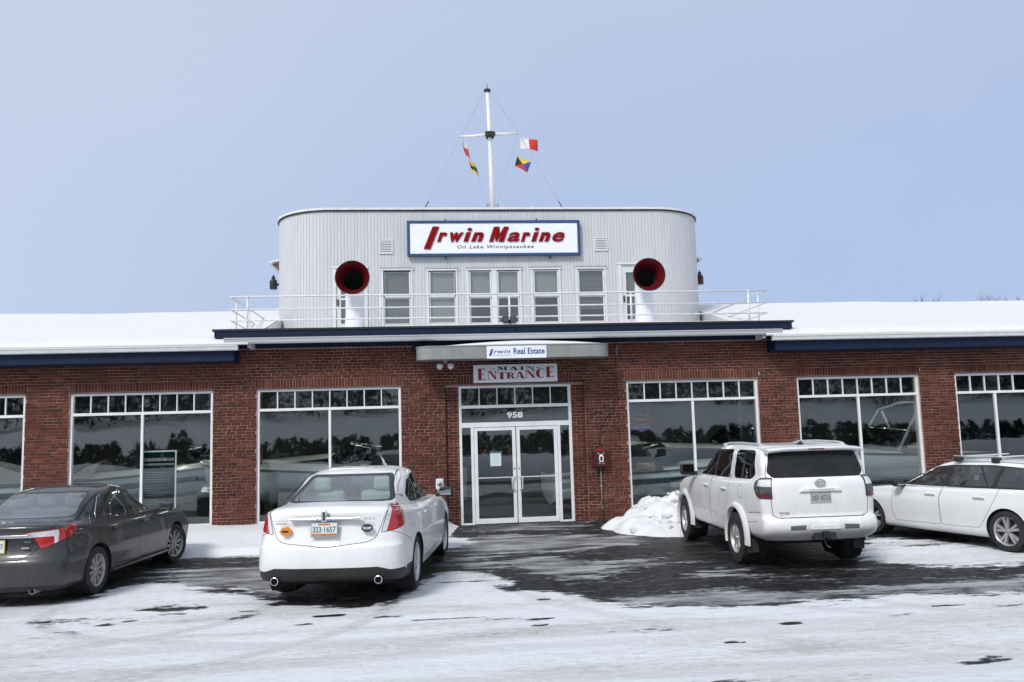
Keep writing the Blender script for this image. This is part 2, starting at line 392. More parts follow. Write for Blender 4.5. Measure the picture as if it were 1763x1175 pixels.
# ------------------------------------------------------------------ ground
def ground_mat():
    m, n, l, b = _new('lot_surface')
    def attr(nm):
        a = n.new('ShaderNodeAttribute'); a.attribute_name = nm; return a.outputs['Fac']
    def math_(op, a, bb=None, c=None):
        k = n.new('ShaderNodeMath'); k.operation = op
        for i, v in enumerate((a, bb, c)):
            if v is None: continue
            if isinstance(v, (int, float)): k.inputs[i].default_value = v
            else: l.new(v, k.inputs[i])
        return k.outputs[0]
    def sstep(v, lo, hi):
        r = n.new('ShaderNodeMapRange'); r.interpolation_type = 'SMOOTHSTEP'; r.inputs['From Min'].default_value = lo; r.inputs['From Max'].default_value = hi
        l.new(v, r.inputs['Value']); return r.outputs[0]
    def n01(no, lo=.34, hi=.66):
        r = n.new('ShaderNodeMapRange'); r.inputs['From Min'].default_value = lo; r.inputs['From Max'].default_value = hi
        l.new(no.outputs['Fac'], r.inputs['Value']); return r.outputs[0]
    streak = n01(_noise(n, l, 1.0, 8, stretch=(.9, 3.0, 1), rough=.66))      # ploughing streaks run along the building
    fine = n01(_noise(n, l, 9, 8, stretch=(.7, 1.4, 1), rough=.72))
    grit = n01(_noise(n, l, 70, 4, rough=.8), .3, .7)
    pert = math_('ADD', math_('MULTIPLY_ADD', streak, .62, -.31), math_('MULTIPLY_ADD', fine, .42, -.21))
    snow = sstep(math_('ADD', attr('snow'), pert), .33, .60)
    ice = sstep(math_('ADD', math_('ADD', attr('ice'), .21), pert), .38, .68)
    # colours
    asp = _ramp(n, l, fine, [(.3, (.007, .007, .008)), (.55, (.013, .013, .014)), (.75, (.032, .032, .033))])
    icec = _ramp(n, l, streak, [(.3, (.14, .14, .145)), (.8, (.42, .425, .44))])
    dirt = _noise(n, l, .55, 7, stretch=(.5, 2.6, 1), rough=.62).outputs['Fac']
    sn = _ramp(n, l, math_('MULTIPLY_ADD', fine, .10, math_('MULTIPLY', dirt, .90)), [(.34, (.56, .545, .525)), (.43, (.69, .69, .70)), (.50, (.77, .78, .81)), (.60, (.82, .835, .885))])
    gr = _ramp(n, l, math_('MULTIPLY_ADD', grit, .5, math_('MULTIPLY', fine, .5)), [(.10, (.58, .57, .56)), (.26, (.95, .95, .95)), (.6, (1.02, 1.02, 1.02))])
    def mixc(f, a, bb, blend='MIX'):
        k = n.new('ShaderNodeMix'); k.data_type = 'RGBA'; k.blend_type = blend
        if isinstance(f, float): k.inputs['Factor'].default_value = f
        else: l.new(f, k.inputs['Factor'])
        l.new(a, k.inputs['A']); l.new(bb, k.inputs['B']); return k.outputs['Result']
    snc = mixc(1.0, sn.outputs['Color'], gr.outputs['Color'], 'MULTIPLY')
    trc = _ramp(n, l, fine, [(.2, (.40, .39, .375)), (.8, (.70, .70, .71))])
    snc = mixc(math_('MULTIPLY', attr('track'), sstep(fine, .10, .60)), snc, trc.outputs['Color'])
    # brine-dried grey film on bare asphalt
    film = sstep(math_('MULTIPLY_ADD', fine, .5, math_('MULTIPLY', streak, .6)), .45, .85)
    filmc = _ramp(n, l, grit, [(.3, (.07, .07, .072)), (.7, (.14, .14, .142))])
    base = mixc(math_('MULTIPLY', film, .55), asp.outputs['Color'], filmc.outputs['Color'])
    base = mixc(ice, base, icec.outputs['Color'])
    base = mixc(snow, base, snc)
    # grains of ice
    base = mixc(math_('MULTIPLY', sstep(math_('MULTIPLY_ADD', fine, .35, grit), 1.06, 1.20), .75), base, snc)
    l.new(base, b.inputs['Base Color'])
    wet = sstep(streak, .2, .8)
    rg = math_('MULTIPLY_ADD', wet, .30, .38)
    rough = n.new('ShaderNodeMix'); rough.data_type = 'FLOAT'; l.new(snow, rough.inputs['Factor']); l.new(rg, rough.inputs['A']); rough.inputs['B'].default_value = .72
    l.new(rough.outputs['Result'], b.inputs['Roughness'])
    b.inputs['Specular IOR Level'].default_value = .16
    bp = n.new('ShaderNodeBump'); bp.inputs['Strength'].default_value = .8; bp.inputs['Distance'].default_value = .025
    l.new(math_('ADD', math_('MULTIPLY', fine, .8), math_('MULTIPLY', grit, .25)), bp.inputs['Height']); l.new(bp.outputs['Normal'], b.inputs['Normal'])
    return m
ground_mat()
snow_mat('snow_field', (.74, .76, .80), bump=.5)

MAIN = [(-30, -6.9), (-9.30, -6.91), (-7.69, -7.17), (-7.23, -7.21), (-6.72, -7.17), (-6.48, -6.83), (-6.55, -6.3), (-6.33, -5.98), (-5.80, -6.02), (-5.31, -6.52), (-4.90, -6.88), (-4.56, -6.75), (-4.25, -7.73), (-3.57, -8.29), (-2.69, -8.56), (-2.35, -8.07), (-2.07, -6.79), (-1.81, -6.20), (-1.45, -6.02), (-1.13, -6.54), (-0.83, -7.10), (-0.80, -7.60), (-1.82, -7.56), (-1.67, -7.68), (-0.75, -7.91), (-0.33, -8.17), (-0.03, -8.63), (0.24, -9.11), (0.87, -9.36), (1.39, -9.48), (2.02, -9.49), (2.72, -9.36), (3.47, -9.32), (4.10, -9.26), (4.24, -9.51), (4.61, -9.60), (5.19, -9.45), (6.94, -9.3), (30, -9.3), (30, -13.3), (4, -13.2), (-2, -12.9), (-30, -12.6)]  # dip at the white sedan's tail: its underbody shade drawn as bare asphalt
SNOW = [(MAIN, 1), ([(5.47, -5.01), (6.17, -4.51), (6.83, -4.89), (7.3, -5.2), (9, -4.6), (14, -4.5), (14, -7.2), (9, -7.6), (6.93, -7.58), (6.18, -7.37), (5.31, -7.61), (4.96, -7.30), (4.63, -6.93), (4.60, -6.46)], .86),
        ([(4.96, -7.30), (6.18, -7.37), (6.79, -7.76), (6.11, -8.0), (5.23, -7.85)], .50),
        ([(-6.69, -4.96), (-6.14, -4.82), (-5.81, -4.97), (-6.05, -5.13)], .95),
        ([(-1.6, -1.9), (-1.1, -2.4), (-1.25, -3.2), (-1.65, -3.7), (-2.2, -3.9), (-2.2, -1.7)], .9),
        ([(-16, -.2), (-1.7, -.2), (-1.75, -3.5), (-6, -3.5), (-16, -3.3)], 1.0),
        ([(4.6, -.1), (16, -.1), (16, -2.2), (5.0, -2.4)], .9)]
ICE = [([(-1.67, -2.78), (-1.07, -2.07), (0.58, -2.14), (2.02, -3.08), (1.93, -3.90), (0.67, -4.29), (-0.80, -4.57), (-1.49, -4.36)], .62),
       ([(-0.57, -5.0), (0.11, -5.0), (0.54, -6.14), (0.49, -7.1), (-0.5, -7.0)], .68), ([(.6, -5.6), (1.9, -5.9), (1.7, -6.6), (.7, -6.4)], .55),
       ([(1.28, -8.49), (2.84, -8.80), (4.46, -8.68), (5.69, -8.79), (5.24, -9.39), (3.34, -9.39), (1.48, -9.53), (0.25, -9.14), (-0.07, -8.47)], .62),
       ([(-1.25, -0.60), (0.06, -0.30), (1.17, -0.60), (1.5, -1.0), (0.69, -1.17), (-0.92, -1.24)], .6),
       ([(2.0, -6.8), (3.0, -7.2), (2.9, -7.6), (1.6, -7.4)], .55), ([(5, -8.7), (14, -8.6), (14, -9.4), (5, -9.6)], .6),
       ([(-4.8, -4.4), (-3.4, -4.4), (-3.2, -7.4), (-4.5, -7.4)], .68), ([(-6.2, -4.9), (-4.7, -4.6), (-4.4, -6.6), (-5.6, -6.5)], .62), ([(-9, -4.2), (-6.6, -4.2), (-6.5, -4.8), (-9, -4.8)], .5), ([(-1.8, -4.6), (-.9, -4.9), (-.9, -6.1), (-1.7, -6.0)], .55)]
HOLES = [([(-5.69, -8.10), (-5.52, -7.86), (-4.85, -7.81), (-4.73, -8.15), (-5.13, -8.23)], 1.0),
         ([(2.66, -10.39), (3.06, -10.32), (3.52, -10.16), (3.50, -10.23), (3.05, -10.40)], .8), ([(2.50, -12.16), (2.78, -12.02), (3.22, -11.94), (3.15, -12.03), (2.8, -12.16)], 1.0)]
SPOTS = [(-3.38, -9.30, .10, .05), (-3.14, -8.91, .22, .025), (-5.74, -8.81, .11, .03), (-5.5, -8.65, .08, .02), (-2.45, -9.10, .16, .03), (-1.75, -9.36, .40, .026), (-1.15, -9.50, .25, .022), (-.78, -9.62, .22, .03), (1.83, -10.40, .14, .03), (-.78, -9.91, .09, .03), (3.9, -9.95, .2, .04), (.99, -11.03, .12, .02), (4.5, -10.1, .22, .04), (-1.55, -7.05, .35, .07), (-.55, -8.55, .12, .02), (-4.2, -8.4, .10, .03)]
GX0, GX1, GY0, GY1, STEP = -15.0, 15.0, -15.6, 0.12, 0.06
gx = np.arange(GX0, GX1 + 1e-6, STEP); gy = np.arange(GY0, GY1 + 1e-6, STEP)
XX, YY = np.meshgrid(gx, gy, indexing='ij')
def pip(poly):
    c = np.zeros(XX.shape, bool); j = len(poly) - 1
    for i in range(len(poly)):
        xi, yi = poly[i]; xj, yj = poly[j]
        if yi != yj:
            c ^= ((yi > YY) != (yj > YY)) & (XX < (xj - xi) * (YY - yi) / (yj - yi) + xi)
        j = i
    return c.astype(float)
def blur(a, k):
    for _ in range(2):
        for ax in (0, 1):
            acc = np.zeros_like(a)
            for s in range(-k, k + 1): acc += np.roll(a, s, ax)
            a = acc / (2 * k + 1)
    return a
snow_a = np.zeros(XX.shape); ice_a = np.zeros(XX.shape)
for p, v in SNOW: snow_a = np.maximum(snow_a, pip(p) * v)
hole = np.zeros(XX.shape)
for p, v in HOLES: hole = np.maximum(hole, pip(p) * v)
for p, v in ICE: ice_a = np.maximum(ice_a, pip(p) * v)
snow_a = blur(snow_a, 4); ice_a = blur(ice_a, 5); hole = blur(hole, 1)
for x, y, a, b in SPOTS:
    hole = np.maximum(hole, .85 * np.clip(1.7 - ((XX - x) / a) ** 2 - ((YY - y) / max(b, .045)) ** 2, 0, 1))
hole = np.clip(hole * (.25 + 1.5 * fbm(XX * 1.3, YY * 5, 15, 5, 2.0)), 0, 1)
snow_a = snow_a * (1 - hole)
# tyre-worn lanes let a little ground show in the packed snow
wear = fbm(XX * .35, YY * 1.6, 5, 5, .8)
snow_a = np.clip(snow_a - np.clip((wear - .58) * 1.6, 0, .28) * (snow_a > .5), 0, 1)
# wheel tracks: pairs of pressed, dirtier strips where cars have pulled in and out and along the lane
track = np.zeros(XX.shape)
def lane(pts, half=.78, w_=.11, v=.55):
    v *= 1.5
    global track
    for sgn_ in (-1, 1):
        for (x0, y0), (x1, y1) in zip(pts[:-1], pts[1:]):
            d = np.hypot(x1 - x0, y1 - y0); ux, uy = (x1 - x0) / d, (y1 - y0) / d; px, py = -uy * half * sgn_, ux * half * sgn_
            t = np.clip(((XX - x0 - px) * ux + (YY - y0 - py) * uy) / d, -.02, 1.02); q = np.hypot(XX - (x0 + px + t * d * ux), YY - (y0 + py + t * d * uy))
            track = np.maximum(track, v * np.clip(1.4 - (q / w_) ** 2, 0, 1))
def curve(p0, p1, p2, n=10): return [((1 - t) ** 2 * p0[0] + 2 * t * (1 - t) * p1[0] + t * t * p2[0], (1 - t) ** 2 * p0[1] + 2 * t * (1 - t) * p1[1] + t * t * p2[1]) for t in [i / n for i in range(n + 1)]]
lane(curve((-3.2, -8.2), (-3.5, -11.0), (-9.5, -11.6))); lane(curve((3.6, -7.6), (3.4, -10.8), (9.0, -11.4)), v=.4); lane(curve((-7.5, -7.6), (-7.8, -10.5), (-2.0, -11.3)), v=.45)
lane([(-15, -10.6), (15, -11.6)], v=.4, w_=.16); lane([(-15, -12.2), (15, -10.9)], v=.3, w_=.16); lane(curve((-.8, -4.5), (-.6, -10.4), (5.5, -12.2)), v=.35)
snow_a = np.clip(snow_a - .22 * track * (snow_a > .4), 0, 1)
ZZ = .012 * np.clip(snow_a * 1.4, 0, 1) + .010 * (fbm(XX, YY, 3, 4, 1.2) - .5) + .012 * snow_a * (fbm(XX * .6, YY * 2.2, 9, 5, 1.5) - .5)
nx, ny = len(gx), len(gy)
vs = np.stack([XX, YY, ZZ], -1).reshape(-1, 3)
ii = (np.arange(nx - 1)[:, None] * ny + np.arange(ny - 1)[None, :]).ravel()
fs = np.stack([ii, ii + ny, ii + ny + 1, ii + 1], 1)
me = bpy.data.meshes.new('parking_lot'); me.from_pydata(vs.tolist(), [], fs.tolist()); me.shade_smooth()
for nm, arr in (('snow', snow_a), ('ice', ice_a), ('track', track)):
    at = me.attributes.new(nm, 'FLOAT', 'POINT'); at.data.foreach_set('value', arr.ravel().astype(np.float32))
me.materials.append(MATS['lot_surface'])
lot = link(bpy.data.objects.new('parking_lot', me)); lot['kind'] = 'structure'
g = MB().add([(-600, -600, -.06), (600, -600, -.06), (600, 900, -.06), (-600, 900, -.06)], [(0, 1, 2, 3)]).build('ground', 'snow_field'); g['kind'] = 'structure'

# snow pushed up against the foot of the wall and beside the entrance
def snow_heap(name, x0, x1, y0, y1, hfun, step, label, seed=1, group=None, m='snow_pile', rough=.05):
    xs = np.arange(x0, x1 + 1e-6, step); ys = np.arange(y0, y1 + 1e-6, step)
    X, Y = np.meshgrid(xs, ys, indexing='ij'); Z = hfun(X, Y)
    Z = Z + rough * np.clip(Z * 4, 0, 1) * (fbm(X, Y, seed, 6, 2.2) - .5) * 2
    keep = Z > .004
    n2 = len(ys); P = np.stack([X, Y, np.where(keep, Z, -.02)], -1).reshape(-1, 3)
    i2 = (np.arange(len(xs) - 1)[:, None] * n2 + np.arange(n2 - 1)[None, :]).ravel(); k = keep.ravel()
    F = np.stack([i2, i2 + n2, i2 + n2 + 1, i2 + 1], 1); F = F[k[F].any(1)]
    me = bpy.data.meshes.new(name); me.from_pydata(P.tolist(), [], F.tolist())
    bm = bmesh.new(); bm.from_mesh(me); bmesh.ops.delete(bm, geom=[v for v in bm.verts if not v.link_faces], context='VERTS'); bm.to_mesh(me); bm.free()
    me.shade_smooth(); me.materials.append(MATS[m])
    o = link(bpy.data.objects.new(name, me)); tag(o, label, 'snow', group); return o
def ss(a, b, x): t = np.clip((x - a) / (b - a), 0, 1); return t * t * (3 - 2 * t)
def bank_h(X, Y):
    front = -3.42 + .14 * (fbm(X, Y * 0, 4, 4, .9) - .5) * 2
    right = ss(0, 1, np.clip((-1.35 + .25 * (Y + .3) * .5 - X) / .5, 0, 1))
    d = np.clip((Y - front) / .22, 0, 1)
    h = (.11 + .13 * ss(-3.4, -1.5, Y) - .02 * ss(-1.0, 0, Y) + .05 * (fbm(X, Y, 8, 3, .5) - .5))
    gap = 1 - .0 * X
    return ss(0, 1, d) * h * right * gap
tag(snow_heap('snow_bank', -15, -1.2, -3.75, -.02, bank_h, .06, 'long low snow bank lying along the wall behind the grey and white sedans', 2, rough=.03))
def pile_h(X, Y):
    h = np.zeros_like(X)
    for cx, cy, rx, ry, hh in ((3.15, -1.35, 1.10, 1.35, .66), (2.5, -2.2, .75, .8, .34), (3.5, -2.0, 1.0, 1.3, .5), (2.15, -1.55, .55, .55, .22), (3.9, -1.2, 1.2, 1.0, .55), (2.75, -2.75, .6, .55, .22)):
        d = 1 - ((X - cx) / rx) ** 2 - ((Y - cy) / ry) ** 2
        h = np.maximum(h, hh * np.clip(d, 0, 1) ** .75)
    return h * (.82 + .42 * np.abs(fbm(X, Y, 21, 3, 2.6) - .5) * 2 + .22 * (fbm(X, Y, 22, 4, 5.0) - .5)) * ss(0, .12, -Y)
sp_ = snow_heap('snow_pile', 1.5, 5.2, -3.7, -.03, pile_h, .045, 'lumpy white snow pile beside the entrance, left of the white four-wheel drive', 6, rough=.12)
# broken clods thrown up on the pile
rc = random.Random(5); clods = []
for v_ in range(6):
    bm = bmesh.new(); bmesh.ops.create_icosphere(bm, subdivisions=2, radius=1.0)
    for q in range(7):
        d = Vector((rc.gauss(0, 1), rc.gauss(0, 1), rc.gauss(0, 1))).normalized(); bmesh.ops.bisect_plane(bm, geom=bm.verts[:] + bm.edges[:] + bm.faces[:], plane_co=d * rc.uniform(.5, .8), plane_no=d, clear_outer=True)
        bmesh.ops.holes_fill(bm, edges=[e for e in bm.edges if e.is_boundary])
    me = bpy.data.meshes.new('snow_clod'); bm.to_mesh(me); bm.free(); me.materials.append(MATS['snow_pile']); clods.append(me)
for k in range(38):
    px, py = rc.uniform(1.9, 4.0), rc.uniform(-3.1, -.6); h = float(pile_h(np.array([[px]]), np.array([[py]]))[0, 0])
    if h < .03 and rc.random() < .7: continue
    r = rc.uniform(.03, .085) * (1 if h > .05 else .5); o = link(bpy.data.objects.new('snow_clod', clods[k % 6]), sp_); o.location = (px, py, h + r * .1); o.scale = (r * rc.uniform(.8, 1.4), r, r * rc.uniform(.5, .9)); o.rotation_euler = (rc.uniform(-.5, .5), rc.uniform(-.5, .5), rc.uniform(0, 6))
# ---- across the lot, behind the viewer: seen only in the shop windows
road = MB().add([(-300, -31.0, .012), (300, -31.0, .012), (300, -23.0, .012), (-300, -23.0, .012)], [(0, 1, 2, 3)]).build('road', 'asphalt_road'); road['kind'] = 'structure'
def ridge_mesh(name, x0, x1, y0, y1, nxs, nys, f, m):
    X, Y = np.meshgrid(np.linspace(x0, x1, nxs), np.linspace(y0, y1, nys), indexing='ij'); Z = f(X, Y)
    P = np.stack([X, Y, Z], -1).reshape(-1, 3); i2 = (np.arange(nxs - 1)[:, None] * nys + np.arange(nys - 1)[None, :]).ravel()
    F = np.stack([i2, i2 + nys, i2 + nys + 1, i2 + 1], 1)
    me = bpy.data.meshes.new(name); me.from_pydata(P.tolist(), [], F.tolist()); me.shade_smooth(); me.materials.append(MATS[m])
    return link(bpy.data.objects.new(name, me))
sb = ridge_mesh('roadside_snow_bank', -45, 45, -20.5, -16.0, 280, 24, lambda X, Y: -.05 + np.sin(np.clip((Y + 20.5) / 4.5, 0, 1) * PI) ** .8 * (.55 + 1.0 * fbm(X * .35, Y * .3, 31, 4, 1.0)), 'snow_pile'); sb['kind'] = 'structure'
hl = ridge_mesh('snowy_hillside', -260, 260, -260, -48, 70, 60, lambda X, Y: -.1 + ss(48, 110, -Y) * (5.0 + 2.5 * (fbm(X * .03, Y * .02, 41, 3, 1.0) - .5)) + ss(105, 220, -Y) * 14, 'snow_field'); hl['kind'] = 'structure'
def foliage_mass(name, spots, label, flakes, m_='conifer', fl=1.0):
    """many ragged evergreen crowns, each a cloud of small drooping faces"""
    r2 = np.random.default_rng(77); V = []; F = []
    for x, y, z, h, rad in spots:
        n = flakes; t = r2.random(n) ** .8; rr = rad * (1 - t) ** .8 + .05 * rad; a = r2.random(n) * 2 * PI; q = rr * (.35 + .75 * r2.random(n))
        c0 = np.stack([x + q * np.cos(a), y + q * np.sin(a), z + h * (.04 + .95 * t)], 1); sz = (.06 + .10 * r2.random(n)) * rad * fl
        d1 = r2.normal(size=(n, 3)) * sz[:, None]; d2 = r2.normal(size=(n, 3)) * sz[:, None]
        P = np.stack([c0, c0 + d1, c0 + d2], 1).reshape(-1, 3); b0 = len(V) * 0 + sum(len(k) for k in V); V.append(P); F.append(np.arange(n * 3).reshape(-1, 3) + b0)
    me = bpy.data.meshes.new(name); me.from_pydata(np.concatenate(V).tolist(), [], np.concatenate(F).tolist()); me.materials.append(MATS[m_])
    o = link(bpy.data.objects.new(name, me)); tag(o, label, 'trees', kind='stuff'); return o
foliage_mass('evergreen_hedge', [(-75 + .55 * k + random.uniform(-.4, .4), random.uniform(-41, -39), -.1, random.uniform(1.75, 2.1) + (.6 if random.random() < .03 else 0), random.uniform(.9, 1.5)) for k in range(270)], 'dark evergreen hedge across the road, reflected in the shop windows', 320)
def hill_z(y): return float(-.1 + ss(48, 110, np.array(-y)) * 5.0 + ss(105, 220, np.array(-y)) * 14)
foliage_mass('far_forest', [(x, y, hill_z(y) - .6, random.uniform(8, 15), random.uniform(2.2, 3.6)) for x, y in [(random.uniform(-170, 170), -100 - abs(random.gauss(0, 34))) for _ in range(650)]], 'dark evergreen forest on the far hillside, reflected in the shop windows', 200, fl=1.1)
# ------------------------------------------------------------------ the building
B = empty('showroom_building')
tag(B, 'red brick boat showroom with white rounded deckhouse on its flat roof', 'building')
WTOP, SILL = 3.19, 0.20
WX = [(-13.95, -10.78), (-9.85, -6.79), (-5.83, -2.62), (2.63, 5.82), (6.79, 9.87), (10.80, 13.9)]
XL, XR = -18.0, 21.0
CH = 0.0677                      # one course
K0 = 3.21                        # underside of the soldier course
RX0, RX1, RD = -1.615, 1.635, 0.10   # entrance recess
DX0, DX1 = -1.30, 1.32
# -- mortar wall: butted blocks between the openings, set 9 mm behind the brick faces
w = MB(); MY = 0.009; TH = 0.30
def top_at(x0, x1): return 4.14 if x0 >= -6.3 and x1 <= 6.3 else 4.02
segs = []
xs = [XL] + [v for p in WX[:3] for v in p] + [RX0, RX1] + [v for p in WX[3:] for v in p] + [XR]
for i in range(len(xs) - 1):
    x0, x1 = xs[i], xs[i + 1]
    wins = any(abs(x0 - p[0]) < 1e-6 and abs(x1 - p[1]) < 1e-6 for p in WX)
    if wins:
        w.box(x0, x1, MY, TH, -.15, SILL - .07); w.box(x0, x1, MY, TH, WTOP + .012, 3.98)
    elif abs(x0 - RX0) < 1e-6:
        w.box(RX0, DX0, RD + MY, TH + RD, -.15, 3.98); w.box(DX1, RX1, RD + MY, TH + RD, -.15, 3.98)
        w.box(DX0, DX1, RD + MY, TH + RD, 3.185, 3.98)
        w.box(RX0, RX1, MY, RD + MY - .0005, 3.215, 3.98)
    else:
        w.box(x0, x1, MY, TH, -.15, 3.98)
w.box(-6.35, 6.35, MY, TH, 3.98, 4.14)
brick_wall = w.build('brick_wall', 'mortar', B)
# -- bricks, common bond with a header course every sixth, soldier courses over the openings
HEADERS = {12, 6, -2, -8, -14, -20, -26, -32, -38, -44}
GAP = .0044
bricks = []      # x0,x1,yface,z0,z1
def free_spans(z0, z1):
    """x spans of the main face at this course, with the openings and soldier panels cut out"""
    cuts = []
    for a, b in WX:
        if z1 > SILL - .06 and z0 < K0 - .001: cuts.append((a - .004, b + .004))
        elif K0 - .001 <= z0 < K0 + 3 * CH - .01: cuts.append((a - .03, b + .03))
    if z0 < K0 - .005: cuts.append((RX0, RX1))
    elif z0 < K0 + 3 * CH - .01: cuts.append((DX0 - .02, DX1 + .02))
    lim = (XL, XR) if z1 < 4.0 else (-6.33, 6.33)
    out = []; x = lim[0]
    for a, b in sorted(cuts):
        if a > x: out.append((x, a))
        x = max(x, b)
    if x < lim[1]: out.append((x, lim[1]))
    return out
def lay(x0, x1, k, yf, phase):
    z0 = K0 + CH * k; z1 = z0 + CH
    unit = .1065 if k in HEADERS else .213
    off = (unit / 2 if k % 2 else 0) + phase
    i = math.floor((x0 - off) / unit)
    while off + i * unit < x1:
        a, b = max(x0, off + i * unit), min(x1, off + (i + 1) * unit); i += 1
        if b - a < .03: continue
        j = random.gauss(0, .0012)
        bricks.append((a + GAP, b - GAP + random.gauss(0, .001), yf + random.gauss(0, .0012), z0 + GAP + j, z1 - GAP + j * .5))
for k in range(-48, 14):
    z0 = K0 + CH * k
    if z0 + CH > 4.13: continue
    for a, b in free_spans(z0, z0 + CH): lay(a, b, k, 0.0, .02 * (k % 3))
    if z0 + CH < 3.20:
        lay(RX0 + .002, DX0 - .002, k, RD, .05); lay(DX1 + .002, RX1 - .002, k, RD, .05)
for k in range(-48, 0):                # returns of the entrance recess
    z0 = K0 + CH * k
    for xa, xb in ((RX0 - .05, RX0 + .004), (RX1 - .004, RX1 + .05)):
        bricks.append((xa, xb, .012, z0 + GAP, z0 + CH - GAP))
for a, b in [(p[0] - .03, p[1] + .03) for p in WX] + [(DX0 - .02, DX1 + .02)]:
    n = round((b - a) / .0677); u = (b - a) / n
    for i in range(n):
        bricks.append((a + i * u + .0045, a + (i + 1) * u - .0045, random.gauss(0, .0012), K0 + .004, K0 + 3 * CH - .004))
for a, b in WX:                       # rowlock sills under the windows
    n = round((b - a) / .0677); u = (b - a) / n
    for i in range(n): bricks.append((a + i * u + .005, a + (i + 1) * u - .005, -.03, SILL - .128, SILL - .062))
def brick_geo(q):
    x0, x1, y, z0, z1 = q; y1 = y + (.085 if abs(y - .012) < 1e-9 else .05); c = .0025
    vs = [(x0, y1, z0), (x1, y1, z0), (x1, y1, z1), (x0, y1, z1), (x0, y + c, z0), (x1, y + c, z0), (x1, y + c, z1), (x0, y + c, z1),
          (x0 + c, y, z0 + c), (x1 - c, y, z0 + c), (x1 - c, y, z1 - c), (x0 + c, y, z1 - c)]
    fs = [(8, 9, 10, 11), (4, 5, 9, 8), (5, 6, 10, 9), (6, 7, 11, 10), (7, 4, 8, 11), (0, 1, 5, 4), (1, 2, 6, 5), (2, 3, 7, 6), (3, 0, 4, 7)]
    return vs, fs
# the 300 that show largest and in full: unhidden stretchers of the piers and frieze nearest the viewer
def score(q):
    cx, cz = (q[0] + q[2 - 1]) / 2, (q[3] + q[4]) / 2
    if q[1] - q[0] < .17 or q[4] - q[3] > .1: return -1e9
    if cz < 1.6 or (cx < -6.2 and cz > 3.7) or abs(cx) < 2.2 and cz > 3.0: return -1e9
    return -((cx + 3.4) ** 2 + (.6 * (cz - 2.7)) ** 2)
order = sorted(range(len(bricks)), key=lambda i: -score(bricks[i]))
chosen = set(order[:300])
field = MB(); unit_mesh = {}
for i, q in enumerate(bricks):
    if i in chosen:
        wid = round(q[1] - q[0], 2)
        if wid not in unit_mesh:
            v, f = brick_geo((-wid / 2, wid / 2, 0, -(CH / 2 - GAP), CH / 2 - GAP)); me = bpy.data.meshes.new('brick'); me.from_pydata(v, [], f); me.materials.append(MATS['brick_piece']); unit_mesh[wid] = me
        o = bpy.data.objects.new('brick', unit_mesh[wid]); o.location = ((q[0] + q[1]) / 2, q[2], (q[3] + q[4]) / 2); link(o, brick_wall)
    else:
        v, f = brick_geo(q); field.add(v, f)
bf = field.build('brickwork', 'brick_field', brick_wall, fix=False); bf['kind'] = 'stuff'
# steel lintels peeping out under the soldier courses
for a, b in WX: MB().box(a - .14, b + .14, -.004, .05, WTOP + .002, WTOP + .0105).build('lintel', 'lintel_dark', B)
MB().box(RX0, RX1, -.003, .08, 3.203, 3.2115).build('lintel', 'lintel_dark', B)
# -- shop windows: outer frame > transom, mullions, ten panes
def shop_window(x0, x1, mull_frac=.5, shift=0.0):
    y0, y1 = .045, .125; t = .055
    f = MB(); f.box(x0, x0 + t, y0, y1, SILL, WTOP); f.box(x1 - t, x1, y0, y1, SILL, WTOP)
    f.box(x0 + t, x1 - t, y0, y1, WTOP - t, WTOP); f.box(x0 + t, x1 - t, y0, y1, SILL, SILL + .06)
    fr = f.build('window', 'frame_white', B, bevel=.006)
    MB().box(x0 - .0, x1 + .0, -.045, y0 - .002, SILL - .058, SILL - .012).build('sill', 'frame_white', fr, bevel=.006)
    TZ = 2.725; a, b = x0 + t, x1 - t
    MB().box(a, b, y0 + .004, y1 - .004, TZ - .03, TZ + .03).build('transom_bar', 'frame_white', fr, bevel=.004)
    mx = a + (b - a) * mull_frac
    MB().box(mx - .028, mx + .028, y0 + .008, y1 - .004, SILL + .06, TZ - .03).build('mullion', 'frame_white', fr, bevel=.004)
    us = [a + (b - a) * i / 8 for i in range(9)]
    for u in us[1:-1]: MB().box(u - .011, u + .011, y0 + .015, y1 - .02, TZ + .03, WTOP - t).build('glazing_bar', 'frame_white', fr)
    for i in range(8):
        MB().box(us[i] + .011, us[i + 1] - .011, .094, .098, TZ + .03, WTOP - t).build('pane', 'glass_shop', fr, fix=True)
    MB().box(a, mx - .028, .092, .096, SILL + .06, TZ - .03).build('pane', 'glass_shop', fr); MB().box(mx + .028, b, .092, .096, SILL + .06, TZ - .03).build('pane', 'glass_shop', fr)
    return fr
for p in WX: shop_window(*p, mull_frac=.5 if p[0] < 10 else .33)
# -- entrance: frame, transom lights, number, sidelights, two glazed doors
f = MB(); y0, y1 = .11, .20; t = .06; T1, T2 = 2.68, 2.26
f.box(DX0, DX0 + t, y0, y1, -.03, 3.17); f.box(DX1 - t, DX1, y0, y1, -.03, 3.17); f.box(DX0 + t, DX1 - t, y0, y1, 3.11, 3.17)
f.box(DX0 + t, DX1 - t, y0, y1, T1 - .035, T1 + .035); f.box(DX0 + t, DX1 - t, y0, y1, T2 - .055, T2 + .055)
SL0, SL1 = -1.01, 1.02
f.box(SL0 - .025, SL0 + .04, y0, y1, -.03, T2 - .055); f.box(SL1 - .04, SL1 + .025, y0, y1, -.03, T2 - .055)
f.box(DX0 + t, SL0 - .025, y0, y1, -.03, .035); f.box(SL1 + .025, DX1 - t, y0, y1, -.03, .035)
ent = f.build('entrance_frame', 'frame_white', B, bevel=.005)
us = [DX0 + t + (DX1 - DX0 - 2 * t) * i / 6 for i in range(7)]
for u in us[1:-1]: MB().box(u - .011, u + .011, y0 + .02, y1 - .02, T1 + .035, 3.11).build('glazing_bar', 'frame_white', ent)
